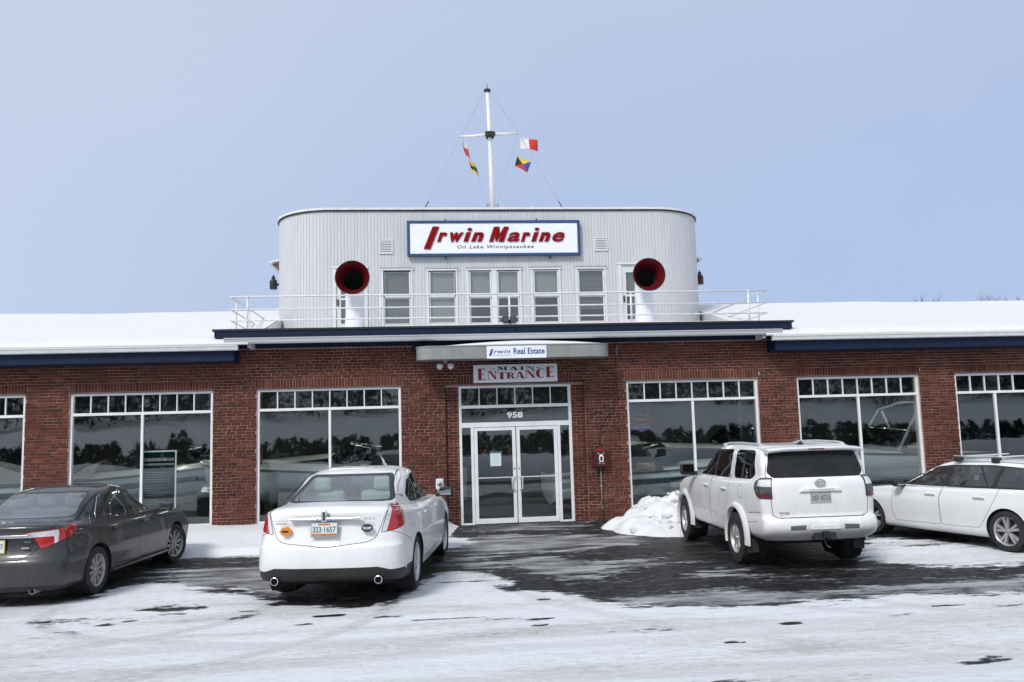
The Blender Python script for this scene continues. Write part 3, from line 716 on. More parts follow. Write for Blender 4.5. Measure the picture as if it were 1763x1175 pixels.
for i in range(6): MB().box(us[i] + .011, us[i + 1] - .011, .155, .159, T1 + .035, 3.11).build('pane', 'glass_shop', ent)
MB().box(DX0 + t, DX1 - t, .155, .159, T2 + .055, T1 - .035).build('pane', 'glass_shop', ent)
MB().box(DX0 + t, SL0 - .025, .155, .159, .035, T2 - .055).build('pane', 'glass_shop', ent); MB().box(SL1 + .025, DX1 - t, .155, .159, .035, T2 - .055).build('pane', 'glass_shop', ent)
letters('house_number', '958', -.185, .185, 2.40, 2.545, .1545, 'letter_white', ent, .003, offset=.035)
MB().box(DX0, DX1, -.35, y0, -.06, -.004).build('threshold', 'gutter_grey', B)
for s, a, b in ((-1, SL0 + .04, .004), (1, .012, SL1 - .04)):
    d = MB(); st = .085; zt = T2 - .062; yy0, yy1 = .122, .172
    d.box(a + .006, a + st, yy0, yy1, .012, zt); d.box(b - st, b - .006, yy0, yy1, .012, zt); d.box(a + st, b - st, yy0, yy1, zt - .075, zt); d.box(a + st, b - st, yy0, yy1, .012, .125)
    dr = d.build('door', 'frame_white', B, bevel=.004)
    MB().box(a + st, b - st, .142, .147, .125, zt - .075).build('pane', 'glass_shop', dr)
    MB().box(a + st, b - st, .128, .141, 1.035, 1.06).build('push_bar', 'frame_aluminium', dr)
    hx = (b - .055) if s < 0 else (a + .055); q = hx - .06 if s < 0 else hx + .06
    MB().tube([(hx, .122, .76), (hx, .075, .76), (q, .06, .78), (q, .06, 1.03), (hx, .075, 1.05), (hx, .122, 1.05)], .013, 8).build('handle', 'frame_aluminium', dr, smooth=True)
    MB().lathe([(.0, -.004), (.022, -.003), (.024, .004)], 14, 'Y', (b - .05 if s < 0 else a + .05, .118, 1.24)).build('lock', 'galvanised', dr)
# -- showroom inside
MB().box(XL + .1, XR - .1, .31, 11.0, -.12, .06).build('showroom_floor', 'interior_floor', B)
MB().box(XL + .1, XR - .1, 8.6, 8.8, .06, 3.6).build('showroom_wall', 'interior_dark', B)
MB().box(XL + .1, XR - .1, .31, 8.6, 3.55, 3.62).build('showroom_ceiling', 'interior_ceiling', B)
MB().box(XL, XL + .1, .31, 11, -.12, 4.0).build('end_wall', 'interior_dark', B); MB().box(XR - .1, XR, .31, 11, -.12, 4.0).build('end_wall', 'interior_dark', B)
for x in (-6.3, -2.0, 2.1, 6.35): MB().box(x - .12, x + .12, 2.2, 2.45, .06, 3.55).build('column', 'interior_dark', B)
for x in (-12.2, -8.6, -4.2, .0, 4.2, 8.4, 12.2):
    for y in (2.0, 4.6): MB().box(x - .6, x + .6, y - .08, y + .08, 3.49, 3.546).build('ceiling_light', 'tube_light', B)
# -- flat roof over the middle with its blue edge, gutter, soffit and frieze
rf = MB().box(-6.62, 6.52, -.42, 12, 4.30, 4.50).build('deck_roof', 'dark_edge', B)
MB().box(-6.64, 6.54, -.455, -.422, 4.325, 4.462).build('fascia', 'blue_trim', B); MB().box(-6.655, -6.622, -.455, 11.9, 4.325, 4.462).build('fascia', 'blue_trim', B); MB().box(6.522, 6.555, -.45, 11.9, 4.325, 4.462).build('fascia', 'dark_edge', B)
MB().box(-6.70, 6.60, -.475, 12.0, 4.466, 4.512).build('roof_edging', 'dark_edge', B)
gp = [(-.60, 4.30), (-.60, 4.278), (-.585, 4.268), (-.575, 4.20), (-.555, 4.172), (-.462, 4.172), (-.462, 4.30), (-.475, 4.30), (-.475, 4.186), (-.55, 4.186), (-.56, 4.204), (-.572, 4.27), (-.588, 4.30)]
MB().prism(gp, -6.42, 6.26, 'YZ').build('gutter', 'gutter_grey', B)
for x in np.arange(-6.2, 6.2, 2.05): MB().box(x, x + .012, -.604, -.46, 4.296, 4.304).build('gutter_strap', 'gutter_grey', B)
MB().box(-6.60, 6.50, -.42, .02, 4.222, 4.298).build('soffit', 'soffit_wood', B)
MB().box(-6.30, 6.30, -.035, -.001, 4.115, 4.221).build('frieze_board', 'blue_trim', B)
# deep blue board behind the canopy
MB().box(-2.35, 2.20, -.04, -.0355, 4.00, 4.22).build('flashing_board', 'blue_trim', B)
# -- wing roofs: pitched, under smooth snow, blue boxed eaves, pale gutter
for s, x0, x1 in ((-1, XL - .6, -6.22), (1, 6.10, XR + .6)):
    MB().box(x0, x1, -.50, .02, 3.80, 4.035).build('eave_box', 'blue_trim', B, bevel=.008)
    MB().box(x0, x1, .02, .30, 3.98, 4.10).build('wall_plate', 'dark_edge', B)
    gp = [(-.64, 4.145), (-.64, 4.12), (-.625, 4.105), (-.61, 4.04), (-.595, 4.03), (-.503, 4.03), (-.503, 4.145)]
    MB().prism(gp, x0 + (.0 if s < 0 else -.09), x1 + (.10 if s < 0 else 0), 'YZ').build('gutter', 'cap_white', B)
    a, b = (x0, -5.9) if s < 0 else (5.85, x1)
    MB().add([(a, -.52, 4.14), (b, -.52, 4.14), (b, 6.0, 5.72), (a, 6.0, 5.72), (b, 12.5, 4.14), (a, 12.5, 4.14)], [(0, 1, 2, 3), (3, 2, 4, 5)]).build('wing_roof', 'dark_edge', B)
    e_ = b if s < 0 else a      # snow-plastered gable towards the deck
    MB().prism([(-.50, 4.10), (6.0, 4.10), (6.0, 5.89), (-.45, 4.285)], e_ - .035, e_ + .035, 'YZ').build('gable_snow', 'snow_roof', B)
    # snow sheet with a soft rolled edge
    nxs, nys = 90, 40
    X = np.linspace(a, b, nxs); rows = []
    for yv, dz in [(-.57, .012), (-.60, .035), (-.58, .07), (-.50, .115)] + [(yy, .15) for yy in np.linspace(-.3, 6.0, 30)] + [(yy, .15) for yy in np.linspace(6.6, 12.4, 8)]:
        zr = 4.14 + (yv + .52) * (5.72 - 4.14) / 6.52 if yv <= 6 else 5.72 - (yv - 6) * .243
        wob = fbm(X * .5, np.full_like(X, yv) * .5, 51, 4, .7) - .5
        rows.append([(float(xx), yv + .03 * float(q2) * (yv < -.4), zr + dz + .07 * float(q2) * (yv > -.3) + .03 * float(q2)) for xx, q2 in zip(X, wob)])
    MB().grid(rows).build('roof_snow', 'snow_roof', B, smooth=True, fix=False)
# snow on the deck edge, lying between rail and deckhouse
X = np.linspace(-6.5, 6.45, 160); rows = []
for yv, dz in ((-.44, .003), (-.45, .02), (-.40, .04), (-.2, .05), (.6, .06), (1.6, .07), (2.45, .08)):
    wob = fbm(X * .8, np.full_like(X, yv), 61, 4, 1.0)
    prof = np.clip(1.25 - np.abs(X - 1.0) / 5.2, .25, 1.0)
    rows.append([(float(a), yv, 4.505 + dz * (.35 + 1.1 * float(q2)) * float(pz) + .006) for a, q2, pz in zip(X, wob, prof)])
MB().grid(rows).build('deck_snow', 'snow_roof', B, smooth=True, fix=False)
# -- deckhouse: white boards round a stadium plan
DH0, DH1, DY, DR = -6.05, 5.76, 2.50, 1.58
DZ0, DZ1 = 4.50, 7.98
OPEN = [(-4.36, -3.62, 4.55, 6.40), (-3.10, -2.44, 4.93, 6.35), (-1.93, -1.25, 4.93, 6.35), (-.86, .42, 4.93, 6.35), (.84, 1.50, 4.93, 6.37), (2.05, 2.73, 4.93, 6.37), (3.20, 3.92, 4.55, 6.44)]
def dh_path():
    pts = []
    n = 26
    for i in range(18): pts.append((DH0, 9.5 - (9.5 - DY - DR) * i / 18))
    for i in range(n): a = PI + (PI / 2) * i / n; pts.append((DH0 + DR + DR * math.cos(a), DY + DR + DR * math.sin(a)))
    L = DH1 - DH0 - 2 * DR; m = 100
    for i in range(m): pts.append((DH0 + DR + L * i / m, DY))
    for i in range(n): a = -PI / 2 + (PI / 2) * i / n; pts.append((DH1 - DR + DR * math.cos(a), DY + DR + DR * math.sin(a)))
    for i in range(19): pts.append((DH1, DY + DR + (9.5 - DY - DR) * i / 18))
    return pts
path = dh_path()
sb_ = MB(); gb = .007
for i in range(len(path) - 1):
    (xa, ya), (xb, yb) = path[i], path[i + 1]; d = Vector((xb - xa, yb - ya)); Ln = d.length; d /= Ln; nrm = Vector((d.y, -d.x))
    spans = [(DZ0, DZ1)]
    if abs(ya - DY) < 1e-6 and abs(yb - DY) < 1e-6:
        for o0, o1, z0, z1 in OPEN:
            if xb > o0 + .02 and xa < o1 - .02: spans = [(DZ0, z0 + .03), (z1 - .03, DZ1)]
    p0, p1 = Vector((xa, ya)) + d * gb / 2, Vector((xb, yb)) - d * gb / 2
    i0, i1 = p0 - nrm * .03, p1 - nrm * .03
    for za, zb in spans:
        sb_.add([(p0.x, p0.y, za), (p1.x, p1.y, za), (p1.x, p1.y, zb), (p0.x, p0.y, zb), (i0.x, i0.y, za), (i1.x, i1.y, za), (i1.x, i1.y, zb), (i0.x, i0.y, zb)], [(0, 1, 2, 3), (4, 0, 3, 7), (1, 5, 6, 2), (3, 2, 6, 7), (4, 5, 1, 0)])
sid = sb_.build('board_siding', 'siding_white', B, fix=False); sid['kind'] = 'stuff'
bk = MB()
for i in range(len(path) - 1):
    (xa, ya), (xb, yb) = path[i], path[i + 1]; d = Vector((xb - xa, yb - ya)).normalized(); nrm = Vector((d.y, -d.x))
    sp = [(DZ0, DZ1)]
    if abs(ya - DY) < 1e-6 and abs(yb - DY) < 1e-6:
        for o0, o1, z0, z1 in OPEN:
            if xb > o0 + .02 and xa < o1 - .02: sp = [(DZ0, z0 + .03), (z1 - .03, DZ1)]
    for za, zb in sp:
        o_ = -.007
        bk.add([(xa + nrm.x * o_, ya + nrm.y * o_, za), (xb + nrm.x * o_, yb + nrm.y * o_, za), (xb + nrm.x * o_, yb + nrm.y * o_, zb), (xa + nrm.x * o_, ya + nrm.y * o_, zb)], [(0, 1, 2, 3)])
bk.build('siding_backing', 'galvanised', B, fix=False)
MB().box(DH0 + .2, DH1 - .2, 5.0, 5.1, DZ0, DZ1 - .1).build('cabin_partition', 'interior_dark', B)
MB().box(DH0 + .2, DH1 - .2, DY + .05, 5.0, DZ0 - .0 + .02, DZ0 + .05).build('cabin_floor', 'interior_dark', B)
# thin roof cap following the plan, snow above
def off_path(o):
    out = []
    for i, (x, y) in enumerate(path):
        a = path[max(0, i - 1)]; b = path[min(len(path) - 1, i + 1)]; d = Vector((b[0] - a[0], b[1] - a[1])).normalized(); out.append((x + d.y * o, y - d.x * o))
    return out
for nm, o_, z0, z1, m_ in (('roof_fascia', .035, 7.955, 7.985, 'dark_edge'), ('roof_cap', .055, 7.988, 8.045, 'cap_white')):
    P = off_path(o_); MB().prism(P, z0, z1, 'XY').build(nm, m_, B)
for x in (-3.9, -2.15, .85, 3.6): MB().box(x - .02, x + .02, DY - .058, DY - .0, 8.046, 8.075).build('roof_clip', 'cap_white', B)
# deckhouse windows: casing > sashes, panes, blind
def house_window(lights, z0, z1, blinds):
    x0 = lights[0][0] - .045; x1 = lights[-1][1] + .045; yf = DY - .028
    c = MB(); cz0, cz1 = z0 - .05, z1 + .04
    c.box(x0 - .05, x0, yf, DY + .09, cz0, cz1); c.box(x1, x1 + .05, yf, DY + .09, cz0, cz1); c.box(x0 - .07, x1 + .07, yf - .012, DY + .09, cz1, cz1 + .05); c.box(x0 - .07, x1 + .07, yf - .03, DY + .09, cz0 - .045, cz0)
    for k in range(len(lights) - 1): c.box(lights[k][1] + .045, lights[k + 1][0] - .045, yf, DY + .09, cz0, cz1)
    win = c.build('window', 'trim_white', B, bevel=.004)
    MB().box(x0 - .085, x1 + .085, yf - .022, yf - .002, cz1 + .052, cz1 + .066).build('drip_cap', 'galvanised', win)
    zm = (z0 + z1) / 2 + .03
    for (a, b), (bu, bl, style) in zip(lights, blinds):
        up = MB(); lo = MB(); e = .035
        up.box(a - .04, a, DY + .0, DY + .03, zm - .02, z1 + .035); up.box(b, b + .04, DY, DY + .03, zm - .02, z1 + .035); up.box(a, b, DY, DY + .03, z1 - .005, z1 + .035); up.box(a, b, DY, DY + .03, zm - .02, zm + .03)
        lo.box(a - .04, a, DY + .032, DY + .06, z0 - .04, zm - .021); lo.box(b, b + .04, DY + .032, DY + .06, z0 - .04, zm - .021); lo.box(a, b, DY + .032, DY + .06, z0 - .04, z0 + .01); lo.box(a, b, DY + .032, DY + .06, zm - .055, zm - .021)
        up.build('sash', 'trim_white', win); lo.build('sash', 'trim_white', win)
        MB().box(a, b, DY + .013, DY + .017, zm + .03, z1 - .005).build('pane', 'glass_house', win); MB().box(a, b, DY + .045, DY + .049, z0 + .01, zm - .055).build('pane', 'glass_house', win)
        # blinds hang inside; slatted ones are built slat by slat
        zb = z1 - (z1 - z0) * bu
        if style == 'slat':
            q = z1
            while q > zb:
                MB().add([(a - .02, DY + .12, q), (b + .02, DY + .12, q), (b + .02, DY + .095, q - .058), (a - .02, DY + .095, q - .058)], [(0, 1, 2, 3)]).build('slat', 'blind_dark', win, fix=False); q -= .065
        else:
            MB().box(a - .03, b + .03, DY + .10, DY + .104, zb, z1 + .03).build('blind', bl, win)
house_window([(-3.08, -2.46)], 4.96, 6.33, [(1.0, 'blind_dark', 'flat')])
house_window([(-1.90, -1.28)], 4.97, 6.31, [(1.0, 'blind', 'flat')])
house_window([(-.845, -.335), (-.105, .405)], 4.95, 6.31, [(.5, 'blind', 'flat'), (.5, 'blind', 'flat')])
house_window([(.86, 1.465)], 4.95, 6.32, [(.5, 'blind', 'flat')])
house_window([(2.065, 2.70)], 4.95, 6.32, [(.75, 'blind_dark', 'slat')])
for x0, x1, zt in ((-4.34, -3.62, 6.40), (3.22, 3.92, 6.44)):
    c = MB(); c.box(x0 - .09, x0, DY - .028, DY + .09, 4.52, zt + .03); c.box(x1, x1 + .09, DY - .028, DY + .09, 4.52, zt + .03); c.box(x0 - .11, x1 + .11, DY - .04, DY + .09, zt + .03, zt + .09)
    cs = c.build('door_casing', 'trim_white', B, bevel=.004)
    d = MB(); g0, g1 = x0 + .12, x1 - .12; gz0, gz1 = 4.98, zt - .18
    d.box(x0 + .005, g0, DY + .01, DY + .05, 4.53, zt + .02); d.box(g1, x1 - .005, DY + .01, DY + .05, 4.53, zt + .02); d.box(g0, g1, DY + .01, DY + .05, 4.53, gz0); d.box(g0, g1, DY + .01, DY + .05, gz1, zt + .02); d.box(g0, g1, DY + .014, DY + .046, 5.60, 5.66)
    dr = d.build('door', 'trim_white', B, bevel=.004)
    MB().box(g0, g1, DY + .03, DY + .034, gz0, gz1).build('pane', 'glass_house', dr); MB().box(g0 - .02, g1 + .02, DY + .09, DY + .094, gz0, gz1).build('blind', 'blind_dark', dr)
    MB().box(x0 + .03, x0 + .06, DY - .03, DY + .008, 5.45, 5.62).build('handle', 'black_metal', dr)
# louvred vents
for x0, x1, z0, z1 in ((-3.22, -2.87, 6.81, 7.19), (2.51, 2.87, 6.85, 7.22)):
    c = MB(); c.box(x0, x1, DY - .03, DY + .0, z1 - .03, z1); c.box(x0, x1, DY - .03, DY, z0, z0 + .03); c.box(x0, x0 + .03, DY - .03, DY, z0 + .03, z1 - .03); c.box(x1 - .03, x1, DY - .03, DY, z0 + .03, z1 - .03)
    v = c.build('louvre_vent', 'trim_white', B)
    MB().box(x0 + .03, x1 - .03, DY - .006, DY - .001, z0 + .03, z1 - .03).build('vent_back', 'galvanised', v)
    for k in range(7):
        h = (z1 - z0 - .06) / 7; z = z0 + .03 + k * h
        MB().add([(x0 + .03, DY - .034, z), (x1 - .03, DY - .034, z), (x1 - .03, DY - .010, z + h * .72), (x0 + .03, DY - .010, z + h * .72), (x0 + .03, DY - .029, z - .004), (x1 - .03, DY - .029, z - .004), (x1 - .03, DY - .007, z + h * .66), (x0 + .03, DY - .007, z + h * .66)], [(0, 1, 2, 3), (4, 5, 6, 7), (0, 1, 5, 4), (2, 3, 7, 6)]).build('slat', 'trim_white', v, fix=False)
# little hoods over the side windows of the deckhouse
for s, x in ((-1, DH0), (1, DH1)):
    y = 4.9
    MB().add([(x, y - .5, 7.08), (x + s * .36, y - .5, 6.98), (x + s * .36, y + .9, 6.98), (x, y + .9, 7.08), (x, y - .5, 7.13), (x + s * .36, y - .5, 7.03), (x + s * .36, y + .9, 7.03), (x, y + .9, 7.13)], [(0, 1, 2, 3), (4, 5, 6, 7), (0, 1, 5, 4), (1, 2, 6, 5), (2, 3, 7, 6)]).build('window_hood', 'cap_white', B)
    MB().add([(x, y - .42, 7.05), (x + s * .30, y - .42, 6.975), (x, y - .42, 6.68), (x, y - .38, 7.05), (x + s * .30, y - .38, 6.975), (x, y - .38, 6.68)], [(0, 1, 2), (3, 4, 5), (0, 1, 4, 3), (1, 2, 5, 4), (2, 0, 3, 5)]).build('hood_bracket', 'soffit_wood', B)
# -- entrance canopy: pressed metal band with rounded corners, dark soffit, snow on top
CX0, CX1, CY = -2.24, 2.10, -.90
def canopy_plan(o=0.0, r=.32):
    P = [(CX0 + o, -.04)]
    for i in range(9): a = PI + PI / 2 * i / 8; P.append((CX0 + o + r + r * math.cos(a), CY + o + r + r * math.sin(a)))
    for i in range(9): a = -PI / 2 + PI / 2 * i / 8; P.append((CX1 - o - r + r * math.cos(a), CY + o + r + r * math.sin(a)))
    P.append((CX1 - o, -.04)); return P
P1 = canopy_plan(); P2 = canopy_plan(.012, .31); n = len(P1)
band = MB(); lv = [(P1, 3.715), (P1, 3.985), (canopy_plan(-.012, .33), 3.988), (canopy_plan(-.012, .33), 4.012), (P2, 4.012), (P2, 3.715)]
for (a, za), (b, zb) in zip(lv[:-1], lv[1:]):
    band.add([(x, y, za) for x, y in a] + [(x, y, zb) for x, y in b], [(i, i + 1, n + i + 1, n + i) for i in range(n - 1)])
can = band.build('canopy', 'canopy_metal', B, smooth=math.radians(40))
MB().prism(canopy_plan(.014, .31), 3.735, 3.75, 'XY').build('canopy_soffit', 'canopy_under', can); MB().prism(canopy_plan(.014, .31), 3.955, 3.97, 'XY').build('canopy_top', 'dark_edge', can)
for x in np.arange(-1.75, 1.8, .45): MB().lathe([(0, -.006), (.012, -.004), (.013, 0)], 8, 'Y', (float(x), CY, 3.755)).build('rivet', 'galvanised', can)
for x in (-1.25, 1.15): MB().box(x - .004, x + .004, CY - .003, CY + .0, 3.72, 3.98).build('panel_joint', 'canopy_under', can)
X = np.linspace(-1.85, 1.85, 60); rows = []
for yv, k_ in ((-.905, .02), (-.90, .35), (-.82, .75), (-.6, 1), (-.35, 1), (-.05, .9)):
    rows.append([(float(x), yv, 3.972 + .04 + k_ * .115 * max(0, 1 - abs((x - .15) / 1.78) ** 2.0)) for x in X])
MB().grid(rows).build('canopy_snow', 'snow_roof', can, smooth=True, fix=False)
# ------------------------------------------------------------------ signs
# big roof sign, letters cut out and raised
SX0, SX1, SZ0, SZ1, SY = -2.49, 2.11, 6.71, 7.67, 2.36
sg = empty('roof_sign', (0, 0, 0)); tag(sg, 'long white sign with blue frame and red raised letters on the deckhouse', 'sign')
MB().box(SX0 + .06, SX1 - .06, SY + .02, SY + .05, SZ0 + .06, SZ1 - .06).build('panel', 'sign_white', sg)
f = MB(); f.box(SX0, SX1, SY, SY + .09, SZ1 - .075, SZ1); f.box(SX0, SX1, SY, SY + .09, SZ0, SZ0 + .075); f.box(SX0, SX0 + .075, SY, SY + .09, SZ0 + .075, SZ1 - .075); f.box(SX1 - .075, SX1, SY, SY + .09, SZ0 + .075, SZ1 - .075)
f.build('frame', 'sign_blue', sg, bevel=.01)
for x, z0, z1 in ((-1.48, SZ1, SZ1 + .05), (.95, SZ1, SZ1 + .05), (-1.48, SZ0 - .07, SZ0), (1.29, SZ0 - .07, SZ0)): MB().box(x - .015, x + .015, SY + .02, 2.49, z0, z1).build('bracket', 'black_metal', sg)
def sgx(p): return SX0 + (p - 52) * .002794
def sgz(p): return SZ1 - (p - 45) * .00279
FY = SY + .02
MB().prism([(sgx(208), sgz(312)), (sgx(212), sgz(318)), (sgx(268), sgz(320)), (sgx(355), sgz(106)), (sgx(300), sgz(103)), (sgx(292), sgz(108))], FY - .03, FY - .001).build('letter', 'letter_red', sg)
for ch, a, b, t, bt in (('r', 333, 432, 160, 250), ('w', 455, 585, 162, 252), ('ı', 580, 665, 160, 250), ('n', 652, 775, 160, 250), ('a', 995, 1115, 162, 253), ('r', 1125, 1220, 163, 255), ('ı', 1225, 1305, 163, 253), ('n', 1295, 1412, 163, 253), ('e', 1427, 1548, 163, 255)):
    if ch == 'ı':     # stem and separate oval dot
        s_ = 42
        MB().prism([(sgx(a), sgz(bt)), (sgx(a + s_), sgz(bt)), (sgx(a + s_ + 32), sgz(t)), (sgx(a + 30), sgz(t))], FY - .03, FY - .001).build('letter', 'letter_red', sg)
        cx, cz = sgx(b - 22), sgz(133); MB().prism([(cx + .062 * math.cos(q * PI / 8), cz + .042 * math.sin(q * PI / 8)) for q in range(16)], FY - .03, FY - .001).build('letter_dot', 'letter_red', sg)
    else:
        letters('letter', ch, sgx(a), sgx(b), sgz(bt), sgz(t), FY - .001, 'letter_red', sg, .028, shear=.32, offset={'M': .045, 'a': .022, 'e': .022}.get(ch, .05))
MB().prism([(sgx(x), sgz(z)) for x, z in ((822, 253), (870, 112), (880, 108), (925, 108), (926, 178), (968, 108), (1015, 110), (962, 253), (914, 253), (934, 192), (898, 248), (884, 248), (880, 192), (862, 253))], FY - .03, FY - .001).build('letter', 'letter_red', sg)
letters('tagline', 'On Lake Winnipesaukee', sgx(522), sgx(1248), sgz(326), sgz(283), FY - .0005, 'letter_navy', sg, .002, shear=.2, spacing=1.2, offset=.012)
# sign on the canopy edge
re = empty('canopy_sign', (0, 0, 0)); tag(re, 'small white sign with blue lettering fixed to the canopy edge', 'sign')
RX = lambda p: -.69 + (p - 641) * (1.33 / 473); RZ = lambda p: 3.98 - (p - 162) * (.275 / 106)
MB().box(-.69, .64, -.925, -.914, 3.705, 3.98).build('panel', 'sign_white', re)
MB().prism([(RX(658), RZ(245)), (RX(676), RZ(245)), (RX(692), RZ(188)), (RX(676), RZ(188))], -.929, -.9255).build('letter', 'letter_blue', re)
letters('script', 'rwin', RX(694), RX(828), RZ(226), RZ(193), -.9255, 'letter_blue', re, .003, shear=.3, offset=.01, spacing=1.1)
letters('small_line', 'of Winnipesaukee', RX(688), RX(836), RZ(248), RZ(236), -.9255, 'letter_grey', re, .002, shear=.1)
letters('script', 'Real Estate', RX(852), RX(1100), RZ(234), RZ(182), -.9255, 'letter_blue', re, .003, offset=.018)
# entrance sign with serif letters built stroke by stroke
en = empty('entrance_sign', (0, 0, 0)); tag(en, 'white board over the doors with dark red serif lettering', 'sign')
EX = lambda p: -.95 + (p - 537) * (1.95 / 666); EZ = lambda p: 3.64 - (p - 310) * (.415 / 152)
MB().box(-.95, 1.0, -.045, -.025, 3.222, 3.638).build('panel', 'sign_white', en, bevel=.003)
for a, b in ((-.8, -.045), (.8, -.045)): MB().box(a - .04, a + .04, -.025, .0, 3.3, 3.55).build('batten', 'stand_wood', en)
def arc(cx, cz, rx, rz, a0, a1, n=12): return [(cx + rx * math.cos(math.radians(a0 + (a1 - a0) * i / n)), cz + rz * math.sin(math.radians(a0 + (a1 - a0) * i / n))) for i in range(n + 1)]
GLY = {
 'E': [[(0, 0), (.55, 0), (.5, .05), (.5, .95), (.55, 1), (0, 1), (.06, .95), (.06, .05)], [(.5, .95), (.5, 1), (1, 1), (1, .78), (.9, .93)], [(.5, 0), (.5, .05), (.9, .07), (1, .24), (1, 0)], [(.5, .48), (.5, .53), (.74, .53), (.8, .66), (.8, .36), (.74, .48)]],
 'N': [[(0, .95), (0, 1), (.42, 1), (1, .1), (1, -.0), (.82, 0), (.2, .95)], [(.15, 0), (.15, .95), (.2, .95), (.2, 0)], [(0, 0), (0, .05), (.36, .05), (.36, 0)], [(.88, .1), (.88, .95), (.94, .95), (.94, .1)], [(.72, .95), (.72, 1), (1.05, 1), (1.05, .95)]],
 'T': [[(.3, 0), (.33, .05), (.33, .95), (.7, .95), (.7, .05), (.74, 0)], [(0, 1), (1, 1), (1, .72), (.94, .94), (.06, .94), (0, .72)]],
 'R': [[(0, 0), (.05, .05), (.05, .95), (0, 1), (.45, 1), (.42, .95), (.42, .05), (.48, 0)], [(.42, .95), (.42, 1)] + arc(.5, .74, .38, .26, 90, -90) + [(.42, .48), (.42, .53)] + arc(.48, .74, .16, .20, -90, 90), [(.45, .5), (.75, .5), (1.02, .04), (1.05, 0), (.72, 0)]],
 'A': [[(.42, 1), (.62, 1), (1.02, .05), (1.05, 0), (.62, 0), (.66, .05)], [(.42, 1), (.5, .88), (.17, .05), (.1, .05)], [(-.02, 0), (-.02, .05), (.3, .05), (.3, 0)], [(.24, .26), (.27, .31), (.7, .31), (.7, .26)]],
 'C': [arc(.55, .5, .55, .52, 85, 275, 16) + arc(.58, .5, .2, .46, 275, 85, 16)[:], [(.58, 1.0), (.85, .97), (.95, .99), (.95, .66), (.86, .88), (.58, .95)], [(.58, -.01), (.58, .04), (.84, .1), (.97, .3), (.9, .05)]],
 'M': [[(0, 0), (0, .12), (.26, .12), (.26, 0)], [(.1, .12), (.1, 1), (.16, 1), (.16, .12)], [(.06, 1), (.36, 1), (.62, .3), (.5, 0)], [(.5, 0), (.54, .2), (.86, 1), (.8, 1)], [(.7, 0), (.74, .08), (.74, 1), (1, 1), (.96, .9), (.96, .08), (1, 0)]],
 'I': [[(.1, 0), (.25, .08), (.25, .92), (.1, 1), (.9, 1), (.75, .92), (.75, .08), (.9, 0)]],
}
def glyph(ch, a, b, t, bt, m, taper=(0, 0)):
    g_ = MB()
    for poly in GLY[ch]:
        g_.prism([(EX(a) + (EX(b) - EX(a)) * u, EZ(bt) + (EZ(t) - EZ(bt)) * v + taper[0] * u * v) for u, v in poly], -.05, -.0455)
    g_.build('letter', m, en)
for ch, a, b, t, bt in (('E', 570, 630, 342, 440), ('N', 643, 718, 364, 436), ('T', 722, 795, 376, 436), ('R', 798, 862, 380, 433), ('A', 866, 938, 374, 433), ('N', 942, 1022, 366, 431), ('C', 1032, 1102, 352, 430), ('E', 1112, 1174, 336, 428)): glyph(ch, a, b, t, bt, 'letter_darkred')
for ch, a, b in (('M', 725, 802), ('A', 820, 888), ('I', 905, 940), ('N', 950, 1018)): glyph(ch, a, b, 330, 361, 'letter_navy')
for a, b in ((660, 705), (1035, 1080)): MB().prism([(EX(a), EZ(346)), (EX(b), EZ(341)), (EX(b), EZ(350))] if a < 800 else [(EX(a), EZ(338)), (EX(b), EZ(342)), (EX(a), EZ(347))], -.048, -.0455).build('ornament', 'letter_grey', en)
# ------------------------------------------------------------------ deck rail
rl = empty('deck_railing', (0, 0, 4.5)); tag(rl, 'white three-bar pipe railing along the deck edge above the entrance', 'railing')
def lz(p): return (p[0], p[1], p[2] - 4.5)
RY = -.20; X0, X1 = -6.36, 6.07
for z in (5.27, 4.98, 4.73):
    for nm, pts in (('rail', [(X0, RY, z), (-3.0, RY, z + .006), (-.09, RY, z - .004), (2.8, RY, z + .003), (X1, RY, z)]), ('side_rail', [(X0, RY, z), (X0, .2, z), (X0, 4.0 if z > 5 else 3.2, z)]), ('side_rail', [(X1, RY, z), (X1, .2, z), (X1, 4.0 if z > 5 else 3.2, z)])):
        MB().tube([lz(p) for p in pts], .021 if z > 5 else .017, 8).build(nm, 'rail_white', rl, smooth=True)
for x in (-6.0, -3.04, -.09, 2.78, 5.63):
    MB().tube([lz((x, RY, 4.50)), lz((x, RY, 5.27))], .024, 8).build('post', 'rail_white', rl, smooth=True)
    for z in (4.73, 4.98, 5.26): MB().lathe([(.022, -.03), (.034, -.02), (.034, .02), (.022, .03)], 10, 'Z', lz((x, RY, z))).build('fitting', 'rail_white', rl, smooth=True)
    MB().lathe([(.05, 0), (.05, .012), (.026, .016)], 10, 'Z', (x, RY, .012)).build('base_flange', 'rail_white', rl)
for x in (X0, X1):
    for y in (.3, 1.7): MB().tube([lz((x, y, 4.50)), lz((x, y, 5.27))], .02, 8).build('post', 'rail_white', rl, smooth=True)
